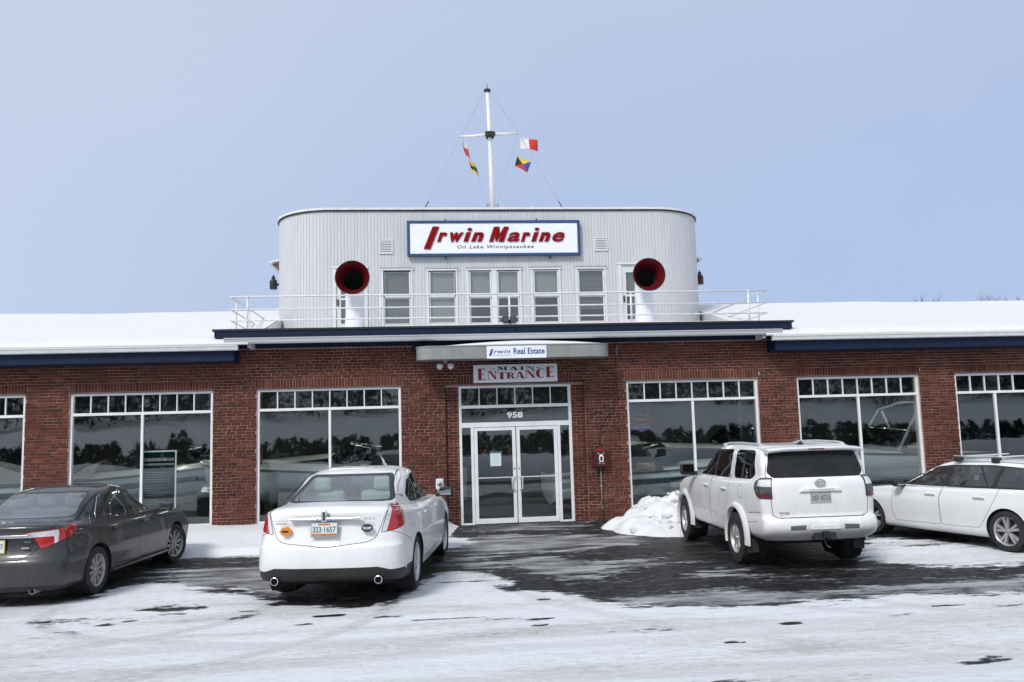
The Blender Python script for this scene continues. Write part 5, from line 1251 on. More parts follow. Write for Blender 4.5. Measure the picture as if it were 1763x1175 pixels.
        for k, comps in isl.items():
            if len(comps) < 2: continue
            ar = [sum(f.calc_area() for f in q) for q in comps]; mx_ = max(ar)
            for q, a_ in zip(comps, ar):
                if a_ < .3 * mx_:
                    for f in q: f[c.lay] = c.keys[('body', 0)]
        bm.normal_update(); inv = {v: k for k, v in c.keys.items()}; groups = {}
        for f in bm.faces: groups.setdefault(f[c.lay], []).append(f)
        c.parts = {}
        for kid, faces in groups.items():
            name, idx = inv[kid]
            if name == 'arch_hole': continue
            m_, par = mats[name] if isinstance(mats[name], tuple) else (mats[name], None)
            vi = {}; V = []; N = []; F = []
            dz = inset.get(name, 0.0)
            for f in faces:
                for v in f.verts:
                    if v not in vi: vi[v] = len(V); V.append(v.co + v.normal * dz); N.append(v.normal.copy())
                F.append([vi[v] for v in f.verts])
            me = bpy.data.meshes.new(name); me.from_pydata([tuple(v) for v in V], [], F); me.shade_smooth(); me.normals_split_custom_set_from_vertices([tuple(q) for q in N]); me.materials.append(MATS[m_])
            o = bpy.data.objects.new(name, me); link(o, c.root); c.parts[(name, idx)] = o
        for (name, idx), o in c.parts.items():
            if isinstance(mats[name], tuple) and mats[name][1]:
                p = c.parts.get((mats[name][1], idx)) or c.parts.get((mats[name][1], 0))
                if p: o.parent = p
        bm.free(); return c.parts
    def wheel(c, x, y, r, wd, rr, style, s, m_='alloy', turn=0.0):
        T = Matrix.Translation((x, y, r)) @ Matrix.Rotation(turn, 4, 'Z'); h = wd / 2
        prof = [(rr * .98, -h * .75), (rr * 1.02, -h * .95), (rr + (r - rr) * .45, -h), (r * .955, -h * .9), (r * .99, -h * .62), (r, -h * .25), (r, h * .25), (r * .99, h * .62), (r * .955, h * .9), (rr + (r - rr) * .45, h), (rr * 1.02, h * .95), (rr * .98, h * .75)]
        ty = MB().lathe(prof, 44, 'X', closed=False).xf(T).build('wheel', 'tyre', c.root, smooth=math.radians(50))
        o = s * h
        b = MB(); b.lathe([(rr * .90, -o * .9), (rr * .92, o * .55), (rr * .97, o * .84), (rr * 1.015, o * .92), (rr * 1.02, o * .80)], 40, 'X')
        hubr = rr * .17; b.lathe([(0.001, o * .82), (hubr * .75, o * .82), (hubr, o * .72), (hubr * 1.1, o * .4)], 24, 'X')
        n, wI, wO, dbl = style
        for k in range(n):
            for j in ((-1, 1) if dbl else (0,)):
                a = 2 * PI * k / n + .2; off = j * dbl
                def pt(rad, side, xx): 
                    t_ = a + off * (1 if rad > rr * .5 else .55); return (xx, rad * math.cos(t_) - side * math.sin(t_), rad * math.sin(t_) + side * math.cos(t_))
                r0, r1 = hubr * .7, rr * .96
                vs = [pt(r0, -wI, o * .74), pt(r0, wI, o * .74), pt(r1, wO, o * .70), pt(r1, -wO, o * .70), pt(r0, -wI * 1.3, o * .45), pt(r0, wI * 1.3, o * .45), pt(r1, wO * 1.2, o * .35), pt(r1, -wO * 1.2, o * .35)]
                b.add(vs, [(0, 1, 2, 3), (0, 4, 5, 1), (1, 5, 6, 2), (2, 6, 7, 3), (3, 7, 4, 0)])
        b.xf(T).build('rim', m_, ty, smooth=math.radians(35)); MB().lathe([(.001, o * .15), (rr * .9, o * .12)], 32, 'X').xf(T).build('brake_disc', 'rotor', ty)
        MB().lathe([(.001, o * .86), (hubr * .6, o * .85), (hubr * .66, o * .78)], 18, 'X').xf(T).build('hub_cap', 'galvanised', ty)
        return ty
    def liner(c, y, z, r, s, w0, w1):
        b = MB(); pr = []
        for i in range(21):
            a = -PI * .28 + PI * 1.56 * i / 20; pr.append((y + r * math.cos(a), z + r * math.sin(a)))
        b.add([(s * w0, p[0], p[1]) for p in pr] + [(s * w1, p[0], p[1]) for p in pr], [(i, i + 1, 22 + i, 21 + i) for i in range(20)]); b.add([(s * w1, p[0], p[1]) for p in pr], [tuple(range(21))])
        b.build('wheel_well', 'under', c.root, fix=False)
    def seats(c, rows, m_, z, head=True):
        for y, xs, wd in rows:
            for x in xs:
                MB().box(x - wd / 2, x + wd / 2, y - .07, y + .08, z - .15, z + .36).xf(Matrix.Translation((0, y, z)) @ Matrix.Rotation(.18, 4, 'X') @ Matrix.Translation((0, -y, -z))).build('seat', m_, c.root, bevel=.05)
                if head: MB().box(x - .13, x + .13, y - .15, y - .05, z + .36, z + .54).build('headrest', m_, c.root, bevel=.045)
        MB().box(-.66, .66, rows[0][0] - .35, rows[-1][0] + 1.3, .32, z - .12).build('cabin_trim', 'seat_dark', c.root)
        MB().box(-.68, .68, rows[-1][0] + .85, rows[-1][0] + 1.25, z - .1, z + .14).build('dashboard', 'seat_dark', c.root, bevel=.04)
        MB().lathe([(.175, -.012), (.19, 0), (.175, .012), (.16, 0)], 20, 'Y', closed=True).xf(Matrix.Translation((-.36, rows[-1][0] + .72, z + .16)) @ Matrix.Rotation(-.4, 4, 'X')).build('steering_wheel', 'black_plastic', c.root)
    def mirror(c, x, y, z, s, m_='black_plastic', glass='mirror', w_=.22, h_=.14):
        ob = MB().box(-w_ / 2, w_ / 2, -.06, .07, -h_ / 2, h_ / 2).xf(Matrix.Translation((x + s * w_ * .5, y, z)) @ Matrix.Rotation(-s * .12, 4, 'Z')).build('door_mirror', m_, c.root, bevel=.045)
        MB().box(-w_ / 2 + .02, w_ / 2 - .02, -.066, -.061, -h_ / 2 + .02, h_ / 2 - .02).xf(Matrix.Translation((x + s * w_ * .5, y, z)) @ Matrix.Rotation(-s * .12, 4, 'Z')).build('mirror_glass', glass, ob)
        MB().box(min(x - s * .06, x + s * .03), max(x - s * .06, x + s * .03), y - .02, y + .06, z - h_ * .55, z - h_ * .2).build('mirror_arm', m_, ob)
    def handle(c, x, y, z, s, m_, par=None):
        return MB().box(min(x, x + s * .03), max(x, x + s * .03), y - .11, y + .11, z - .017, z + .017).build('door_handle', m_, c.parts.get(par, c.root) if par else c.root, bevel=.014)
    def exhaust(c, x, y, z, r, m_='chrome'):
        MB().lathe([(r * .8, .18), (r, .16), (r, 0), (r * .84, -.004), (r * .8, .02), (r * .8, .15), (.001, .15)], 24, 'Y', (x, y, z)).build('exhaust_tip', m_, c.root, smooth=math.radians(40), fix=False)
        MB().lathe([(.001, .05), (r * .79, .05)], 20, 'Y', (x, y, z)).build('exhaust_bore', 'under', c.root)
    def plate(c, y, z0, txt, tx, m_bg, m_tx, w_=.305, h_=.152, tilt=0.0, x=0.0):
        o = MB().box(x - w_ / 2, x + w_ / 2, y - .006, y, z0, z0 + h_).build('number_plate', m_bg, c.root)
        letters('plate_number', txt, x + tx[0], x + tx[1], z0 + .045, z0 + .112, y - .006, m_tx, o, .002, offset=.012); return o
    def underbody(c, w_, y0, y1, z0, z1): MB().box(-w_, w_, y0, y1, z0, z1).build('underbody', 'under', c.root)
def rpoly(P, r=.05, n=4):
    """round the corners of a 2-D outline"""
    out = []; N_ = len(P)
    for i in range(N_):
        a, b, d = Vector(P[i - 1]), Vector(P[i]), Vector(P[(i + 1) % N_]); e1, e2 = (a - b), (d - b); q = min(r, e1.length * .45, e2.length * .45); p0, p1 = b + e1.normalized() * q, b + e2.normalized() * q
        for k in range(n + 1): t = k / n; out.append(tuple(p0 * (1 - t) ** 2 + b * 2 * t * (1 - t) + p1 * t * t))
    return out
def rear(poly): return [Vector((x, -1.05, z)) for x, z in poly]
def mir(poly): return [(-x, z) for x, z in poly][::-1]

# ---- 1. white sedan
c = Car('white_sedan', 'pearl white sedan left of the entrance, seen from behind, with orange and black oval stickers', (-3.09, -7.36), math.radians(82.0), 1.04, 'paint_white_pearl')
R_, F_, W_ = -1.16, 3.98, .962
c.shell([dict(yr=R_ + .22, yf=F_ - .25, w=W_ - .14, z=[(-1.2, .33), (-.5, .24), (4, .22)], cr=.35, m=2), dict(yr=R_ + .07, yf=F_ - .1, w=W_ - .05, z=[(-1.2, .355), (-.5, .27), (3.2, .24), (4, .22)], cr=.42, m=3),
         dict(yr=R_ + .015, yf=F_ - .02, w=W_ - .015, z=[(-1.2, .47), (0, .42), (4, .42)], cr=.46, m=4), dict(yr=R_, yf=F_, w=W_, z=.64, cr=.48, wr=W_ * .93, m=4), dict(yr=R_ + .004, yf=F_ - .02, w=W_, z=[(-1.2, .705), (4, .69)], cr=.48, wr=W_ * .928, crease=1, m=2), dict(yr=R_ + .042, yf=F_ - .06, w=W_ - .001, z=[(-1.2, .728), (4, .72)], cr=.47, wr=W_ * .925, crease=1, m=5),
         dict(yr=R_ + .075, yf=F_ - .2, w=W_ - .03, z=[(-1.2, 1.03), (0, .95), (2.6, .92), (4, .78)], cr=.48, wr=W_ * .885, m=3), dict(yr=R_ + .075, yf=F_ - .32, w=W_ - .06, z=[(-1.2, 1.135), (-.5, 1.07), (.6, 1.0), (2.6, .97), (3.7, .86)], cr=.46, wr=W_ * .85, m=2),
         dict(yr=R_ + .12, yf=F_ - .42, w=W_ - .10, z=[(-1.2, 1.16), (-.5, 1.11), (.6, 1.03), (2.6, 1.0), (3.6, .90)], cr=.42, wr=W_ * .79, m=5), dict(yr=R_ + .40, yf=3.1, w=W_ - .14, z=[(-.8, 1.175), (.3, 1.06), (2.6, 1.02), (3.3, .97)], cr=.30, crown=.02, wr=W_ * .76, m=4),
         dict(yr=-.48, yf=2.72, w=W_ - .17, z=[(-.5, 1.19), (.5, 1.08), (2.2, 1.03), (2.8, 1.05)], cr=.22, cf=.5, crown=.02, wr=.71, wf=.66, m=6), dict(yr=-.10, yf=2.20, w=.745, z=[(-.2, 1.345), (2.2, 1.27)], cr=.22, cf=.5, wr=.66, wf=.62, crown=.012, m=6),
         dict(yr=.36, yf=1.62, w=.63, z=[(.3, 1.50), (1.0, 1.52), (1.7, 1.475)], cr=.25, cf=.35, wr=.60, wf=.58, crown=.01, m=5), dict(yr=.62, yf=1.42, w=.42, z=[(.5, 1.548), (1.0, 1.566), (1.5, 1.545)], cr=.2, cf=.2, wr=.4, wf=.4, crown=.008, m=3), dict(yr=.8, yf=1.3, w=.08, z=[(.8, 1.565), (1.0, 1.573), (1.3, 1.568)], cr=.05, cf=.05, wr=.08, wf=.08)])
AR = .385; RAD = .355
for s in (1, -1):
    c.arch(0, RAD, AR, s); c.arch(2.868, RAD, AR, s)
lamp = rpoly([(.62, .855), (.665, .97), (.735, 1.145), (.80, 1.165), (.97, 1.15), (.99, .96), (.99, .915), (.80, .872)], .035)
trunk = rpoly([(-.72, 1.24), (.72, 1.24), (.735, 1.15), (.64, .90), (.60, .80), (.5, .755), (0, .705), (-.5, .755), (-.60, .80), (-.64, .90), (-.735, 1.15)], .05)
c.ring_cut(rear(trunk), (0, -1, 0), 'trunk_lid', 0, .007)
for s in (1, -1):
    P = lamp if s > 0 else mir(lamp)
    c.ring_cut([Vector((x, -.95, z)) for x, z in P], (s * .35, -1, 0), 'taillight', s, .006, 'seam', only=None)
    strip = [(.60, .84), (.655, .97), (.735, 1.18), (.80, 1.18), (.735, .97), (.685, .84)]; strip = strip if s > 0 else mir(strip)
    c.cut([Vector((x, -.95, z)) for x, z in strip], (s * .35, -1, 0), 'clear_lens', s, only=[('taillight', s)])
    win = rpoly([(.16, 1.22), (.30, 1.115), (.60, 1.09), (2.42, 1.055), (2.30, 1.13), (1.62, 1.425), (1.25, 1.468), (.85, 1.462), (.45, 1.39)], .06)
    c.cut(side_pts(win, s), (s, 0, 0), 'window_trim', s); win2 = rpoly([(.20, 1.225), (.32, 1.135), (.60, 1.11), (2.36, 1.075), (2.26, 1.13), (1.60, 1.41), (1.25, 1.45), (.85, 1.445), (.47, 1.375)], .05)
    c.cut(side_pts(win2, s), (s, 0, 0), 'side_window', s, only=[('window_trim', s)])
    for k, pil in enumerate(([(.62, 1.05), (.66, 1.05), (.60, 1.5), (.56, 1.5)], [(1.30, 1.05), (1.39, 1.05), (1.31, 1.5), (1.22, 1.5)])): c.cut(side_pts(pil, s), (s, 0, 0), 'window_trim', s, only=[('side_window', s)])
    for k, dr in enumerate(([(.42, .52), (.50, .36), (1.38, .33), (1.36, 1.06), (.50, 1.08), (.38, .90)], [(1.385, .33), (2.44, .32), (2.46, .70), (2.42, 1.04), (1.365, 1.06)])):
        c.ring_cut(side_pts(rpoly(dr, .06), s), (s, 0, 0), 'door', s * (k + 1), .006, only=['body'])
    c.ring_cut(side_pts(rpoly([(-.32, .86), (-.08, .86), (-.08, 1.0), (-.32, 1.0)], .05), s), (s, 0, 0), 'fuel_flap', s, .004, only=['body']) if s > 0 else None
    hd = rpoly([(.5, .60), (.5, .76), (.9, .84), (.95, .66)], .04); hd = hd if s > 0 else mir(hd); c.cut([Vector((x, F_ - .2, z)) for x, z in hd], (s * .3, 1, 0), 'headlight', s)
for s in (1, -1):
    c.cut(side_pts([(-.40, .70), (-.95, .86), (-.95, .867), (-.40, .708)], s), (s, 0, 0), 'seam', 0, only=['body'])
rg = rpoly([(-.70, 1.185), (.70, 1.185), (.555, 1.50), (-.555, 1.50)], .05)
c.cut(rear(rg), (0, -1, 0), 'glass_border', 0); c.cut(rear(rpoly([(-.635, 1.205), (.635, 1.205), (.505, 1.475), (-.505, 1.475)], .05)), (0, -1, 0), 'rear_window', 0, only=['glass_border'])
c.cut([Vector((x, F_ - .2, z)) for x, z in rpoly([(-.66, 1.04), (.66, 1.04), (.56, 1.47), (-.56, 1.47)], .06)], (0, 1, 0), 'windscreen', 0)
c.cut(rear([(-1.1, .2), (1.1, .2), (1.1, .425), (.76, .425), (.62, .47), (-.62, .47), (-.76, .425), (-1.1, .425)]), (0, -1, 0), 'valance', 0, mindot=.05)
for s in (1, -1): c.cut(side_pts([(-1.2, .2), (-.36, .2), (-.36, .36), (-.9, .415), (-1.2, .425)], s), (s, 0, 0), 'valance', 0, mindot=.1)
c.cut([Vector((x, F_ - .2, z)) for x, z in rpoly([(-.4, .45), (.4, .45), (.35, .72), (-.35, .72)], .05)], (0, 1, 0), 'grille', 0)
c.finish({'body': c.paint, 'trunk_lid': c.paint, 'taillight': 'lens_red', 'clear_lens': ('lens_clear', 'taillight'), 'window_trim': 'black_plastic', 'side_window': 'glass_tint', 'door': c.paint, 'fuel_flap': c.paint, 'headlight': 'lens_clear', 'glass_border': 'sticker_black', 'rear_window': 'glass_rear', 'windscreen': 'glass_car', 'valance': 'valance', 'seam': 'seam', 'grille': 'chrome'}, {'seam': -.006, 'rear_window': -.002, 'side_window': -.003, 'taillight': .004, 'clear_lens': .005})
for s in (1, -1):
    for y in (0, 2.868): c.wheel(s * .80, y, RAD, .245, .245, (10, .018, .022, 0), s, turn=0 if y < 1 else -.06); c.liner(y, RAD, AR - .005, s, W_ - .03, .60)
    for y, k in ((.60, 1), (1.62, 2)): c.handle(s * (W_ - .018), y, .955, s, c.paint, ('door', s * k))
    c.mirror(s * .93, 2.18, 1.10, s, 'black_plastic' if s > 0 else 'black_plastic')
    c.exhaust(s * .625, R_ + .08, .318, .048)
    MB().tube([(s * .69, -.55, 1.20), (s * .60, .2, 1.475), (s * .565, .5, 1.525), (s * .57, 1.3, 1.525)], .006, 5).build('roof_moulding', 'black_plastic', c.root)
    MB().box(min(s * .958, s * .966), max(s * .958, s * .966), .42, 2.42, .335, .36).build('sill_moulding', 'chrome', c.root)
c.underbody(.70, R_ + .55, F_ - .3, .20, .34); c.seats([(.38, (-.42, .42), .62), (1.35, (-.38, .38), .50)], 'seat_beige', .92)
MB().box(-.60, .60, -.42, .10, 1.10, 1.135).build('parcel_shelf', 'seat_beige', c.root)
# brightwork, plate, stickers
MB().prism([(-.43, 1.040), (-.40, 1.028), (.40, 1.028), (.43, 1.040), (.44, 1.058), (-.44, 1.058)], R_ + .005, R_ + .06).build('chrome_bar', 'chrome', c.root, bevel=.006)
MB().prism(rpoly([(-.034, 1.01), (.034, 1.01), (.030, 1.145), (-.030, 1.145)], .012), R_ - .008, R_ + .05).build('emblem', 'chrome', c.root, bevel=.003); MB().box(-.012, .012, R_ - .0095, R_ - .0085, 1.03, 1.125).build('emblem_star', 'black_plastic', c.root)
p = c.plate(R_ + .008, .845, '323·1657', (-.138, .138), 'plate_white', 'plate_green'); MB().box(-.15, .15, R_ - .0, R_ + .0015, .849, .876).build('plate_band', 'plate_orange', p); MB().box(-.07, .07, R_, R_ + .0015, .972, .992).build('plate_band', 'plate_orange', p); MB().box(-.163, .163, R_ + .004, R_ + .012, .835, 1.006).build('plate_frame', 'galvanised', p)
cy = R_ + .012
def oval(cx, cz, rx, rz, n=24): return [(cx + rx * math.cos(2 * PI * i / n), cz + rz * math.sin(2 * PI * i / n)) for i in range(n)]
def ball(cx, cz, rx, rz): return [(cx - rx, cz), (cx - rx * .62, cz + rz * .72), (cx - rx * .2, cz + rz), (cx + rx * .2, cz + rz), (cx + rx * .62, cz + rz * .72), (cx + rx, cz), (cx + rx * .62, cz - rz * .72), (cx + rx * .2, cz - rz), (cx - rx * .2, cz - rz), (cx - rx * .62, cz - rz * .72)]
def at_rear(x): return R_ + .03 + .23 * max(0, abs(x) - .28) ** 1.6
st = MB().prism(ball(-.475, .905, .075, .05), at_rear(.475) - .016, at_rear(.475) + .02).build('sticker', 'sticker_orange', c.root); MB().box(-.515, -.435, at_rear(.475) - .018, at_rear(.475) - .0165, .893, .917).build('sticker_print', 'sticker_black', st)
st = MB().prism(oval(.505, .925, .068, .045), at_rear(.505) - .016, at_rear(.505) + .02).build('sticker', 'sticker_black', c.root); letters('sticker_print', 'TRUMP', .452, .558, .91, .94, at_rear(.505) - .0165, 'letter_white', st, .001, offset=.02)
letters('badge', 'LINCOLN', -.60, -.45, 1.015, 1.036, at_rear(.52) - .006, 'galvanised', c.root, .004, spacing=1.25); letters('badge', 'IRWIN', -.585, -.465, .985, 1.004, at_rear(.52) - .008, 'sticker_black', c.root, .002, offset=.02)
letters('badge', 'MKS', .47, .60, 1.02, 1.045, at_rear(.54) - .006, 'galvanised', c.root, .004, spacing=1.3)

# ---- 2. grey sedan
c = Car('grey_sedan', 'dirty dark grey sedan cut off by the left edge, seen from behind', (-7.49, -6.65), math.radians(85.0), 1.0, 'paint_grey')
R_, F_, W_ = -1.06, 3.74, .912
c.shell([dict(yr=R_ + .2, yf=F_ - .25, w=W_ - .14, z=.20, cr=.3, m=2), dict(yr=R_ + .06, yf=F_ - .1, w=W_ - .05, z=[(-1.1, .27), (-.5, .23), (3, .22), (3.8, .2)], cr=.34, m=4),
         dict(yr=R_ + .005, yf=F_ - .02, w=W_ - .01, z=.44, cr=.38, m=4), dict(yr=R_, yf=F_, w=W_, z=[(-1.1, .60), (3.8, .58)], cr=.40, wr=W_ * .94, m=4), dict(yr=R_ + .05, yf=F_ - .06, w=W_ - .005, z=[(-1.1, .68), (3.8, .70)], cr=.42, wr=W_ * .93, m=5),
         dict(yr=R_ + .085, yf=F_ - .18, w=W_ - .02, z=[(-1.1, .93), (.2, .88), (2.6, .84), (3.8, .74)], cr=.44, wr=W_ * .90, m=3), dict(yr=R_ + .07, yf=F_ - .3, w=W_ - .055, z=[(-1.1, 1.055), (-.5, 1.0), (.6, .945), (2.6, .91), (3.5, .82)], cr=.44, wr=W_ * .86, m=2),
         dict(yr=R_ + .115, yf=F_ - .40, w=W_ - .09, z=[(-1.1, 1.075), (-.5, 1.035), (.6, .97), (2.6, .94), (3.4, .86)], cr=.40, wr=W_ * .80, m=5), dict(yr=R_ + .36, yf=2.95, w=W_ - .12, z=[(-.7, 1.08), (.3, 1.0), (2.6, .965), (3.1, .93)], cr=.3, crown=.015, wr=W_ * .78, m=4),
         dict(yr=-.42, yf=2.58, w=W_ - .145, z=[(-.45, 1.10), (.4, 1.02), (2.1, .98), (2.6, 1.0)], cr=.22, cf=.5, crown=.015, wr=.68, wf=.63, m=6), dict(yr=-.02, yf=2.02, w=.71, z=[(-.1, 1.26), (2.0, 1.20)], cr=.22, cf=.5, wr=.63, wf=.60, crown=.012, m=6),
         dict(yr=.42, yf=1.48, w=.60, z=[(.4, 1.41), (1.0, 1.435), (1.5, 1.40)], cr=.22, cf=.3, wr=.575, wf=.56, crown=.01, m=5), dict(yr=.62, yf=1.3, w=.42, z=[(.5, 1.452), (1.0, 1.470), (1.4, 1.452)], cr=.2, cf=.2, wr=.4, wf=.4, crown=.008, m=3), dict(yr=.75, yf=1.2, w=.08, z=1.475, cr=.05, cf=.05, wr=.08, wf=.08)])
AR = .365; RAD = .33
for s in (1, -1): c.arch(0, RAD + .01, AR, s); c.arch(2.775, RAD + .01, AR, s)
trunk = rpoly([(-.70, 1.14), (.70, 1.14), (.69, .98), (.60, .84), (.50, .69), (.36, .625), (-.36, .625), (-.50, .69), (-.60, .84), (-.69, .98)], .05)
c.ring_cut(rear(trunk), (0, -1, 0), 'trunk_lid', 0, .007)
for s in (1, -1):
    def V(poly): return [Vector((s * x, y, z)) for x, y, z in (poly if s > 0 else poly[::-1])]
    d = (s * .75, -1, 0)
    lamp = V([(.36, -1.05, .905), (.40, -1.05, .96), (.52, -1.03, .985), (.80, -.88, 1.0), (.90, -.62, 1.03), (.905, -.60, .97), (.90, -.66, .90), (.80, -.90, .82), (.64, -.99, .745), (.60, -1.0, .80), (.56, -1.02, .885)])
    c.ring_cut(lamp, d, 'taillight', s, .005, 'seam')
    c.cut(V([(.38, -1.05, .905), (.42, -1.05, .945), (.52, -1.03, .965), (.79, -.885, .985), (.80, -.88, .955), (.79, -.885, .79), (.76, -.91, .775), (.755, -.91, .905), (.56, -1.02, .905)]), d, 'clear_lens', s, only=[('taillight', s)])
    win = rpoly([(.10, 1.09), (.16, 1.02), (.5, .995), (2.32, .965), (2.2, 1.03), (1.5, 1.33), (1.15, 1.375), (.75, 1.372), (.36, 1.32)], .05)
    c.cut(side_pts(win, s), (s, 0, 0), 'window_trim', s); c.cut(side_pts(rpoly([(.13, 1.09), (.19, 1.035), (.5, 1.01), (2.27, .98), (2.18, 1.03), (1.49, 1.318), (1.15, 1.36), (.75, 1.357), (.38, 1.305)], .05), s), (s, 0, 0), 'side_window', s, only=[('window_trim', s)])
    for pil in ([(.44, .95), (.48, .95), (.54, 1.45), (.50, 1.45)], [(1.20, .95), (1.30, .95), (1.20, 1.45), (1.12, 1.45)]): c.cut(side_pts(pil, s), (s, 0, 0), 'window_trim', s, only=[('side_window', s)])
    for k, dr in enumerate(([(.38, .50), (.46, .34), (1.29, .31), (1.27, .97), (.42, .99), (.32, .85)], [(1.295, .31), (2.32, .30), (2.35, .65), (2.32, .95), (1.275, .97)])): c.ring_cut(side_pts(rpoly(dr, .06), s), (s, 0, 0), 'door', s * (k + 1), .006, only=['body'])
    c.cut(side_pts(rpoly([(-.34, 1.05), (-.20, 1.04), (-.10, 1.10), (.12, 1.26), (.05, 1.24)], .02), s), (s, 0, 0), 'quarter_trim', s, only=['body'])
    hd = rpoly([(.45, .58), (.45, .70), (.86, .80), (.9, .64)], .04); hd = hd if s > 0 else mir(hd); c.cut([Vector((x, F_ - .2, z)) for x, z in hd], (s * .3, 1, 0), 'headlight', s)
for s in (1, -1): c.cut(side_pts([(-.37, .66), (-.72, .80), (-.72, .807), (-.37, .668)], s), (s, 0, 0), 'seam', 0, only=['body'])
c.cut(rear(rpoly([(-.675, 1.095), (.675, 1.095), (.545, 1.405), (-.545, 1.405)], .06)), (0, -1, 0), 'glass_border', 0); c.cut(rear(rpoly([(-.645, 1.11), (.645, 1.11), (.52, 1.39), (-.52, 1.39)], .06)), (0, -1, 0), 'rear_window', 0, only=['glass_border'])
c.cut([Vector((x, F_ - .2, z)) for x, z in rpoly([(-.64, 1.0), (.64, 1.0), (.54, 1.39), (-.54, 1.39)], .06)], (0, 1, 0), 'windscreen', 0)
c.cut(rear([(-.9, .12), (.9, .12), (.9, .265), (.6, .29), (-.6, .29), (-.9, .265)]), (0, -1, 0), 'valance', 0, mindot=.05)
c.finish({'body': c.paint, 'trunk_lid': c.paint, 'taillight': 'lens_red', 'clear_lens': ('lens_clear', 'taillight'), 'window_trim': 'black_plastic', 'quarter_trim': 'black_plastic', 'side_window': 'glass_car', 'door': c.paint, 'headlight': 'lens_clear', 'glass_border': 'sticker_black', 'rear_window': 'glass_rear', 'windscreen': 'glass_car', 'valance': 'valance', 'seam': 'seam'}, {'seam': -.006, 'rear_window': -.002, 'side_window': -.003, 'taillight': .005, 'clear_lens': .006})
for s in (1, -1):
    for y in (0, 2.775): c.wheel(s * .775, y, RAD, .215, .222, (10, .013, .022, 0), s, 'alloy_dull', turn=0 if y < 1 else -.25); c.liner(y, RAD + .01, AR - .005, s, W_ - .03, .58)
    for y, k in ((.52, 1), (1.48, 2)): c.handle(s * (W_ - .02), y, .865, s, c.paint, ('door', s * k))
    c.mirror(s * .885, 2.06, 1.02, s, c.paint, 'mirror')
    MB().tube([(s * .77, .11, 1.03), (s * .755, .12, 1.10), (s * .66, .36, 1.315), (s * .615, .75, 1.372), (s * .61, 1.15, 1.375)], .006, 5).build('chrome_strip', 'chrome', c.root, smooth=True)
    MB().box(min(s * .905, s * .915), max(s * .905, s * .915), .40, 2.36, .255, .285).build('sill_moulding', c.paint, c.root)
c.exhaust(.50, R_ + .10, .225, .042, 'galvanised'); c.underbody(.68, R_ + .45, F_ - .3, .17, .30); c.seats([(.36, (-.40, .0, .40), .5), (1.25, (-.36, .36), .48)], 'seat_grey', .84)
MB().box(-.58, .58, -.38, .10, 1.0, 1.03).build('parcel_shelf', 'seat_grey', c.root)
MB().prism([(-.50, .905), (.50, .905), (.46, .945), (-.46, .945)], R_ + .03, R_ + .1).build('chrome_bar', 'chrome', c.root, bevel=.006)
p = c.plate(R_ + .055, .725, '787', (.045, .138), 'plate_white', 'plate_green'); MB().box(-.165, .165, R_ + .05, R_ + .056, .715, .887).build('plate_frame', 'plate_gold', p)
letters('badge', 'XLE', .40, .49, .845, .865, R_ + .06, 'galvanised', c.root, .004); MB().box(.37, .47, R_ + .055, R_ + .065, .765, .785).build('badge', 'galvanised', c.root, bevel=.003)

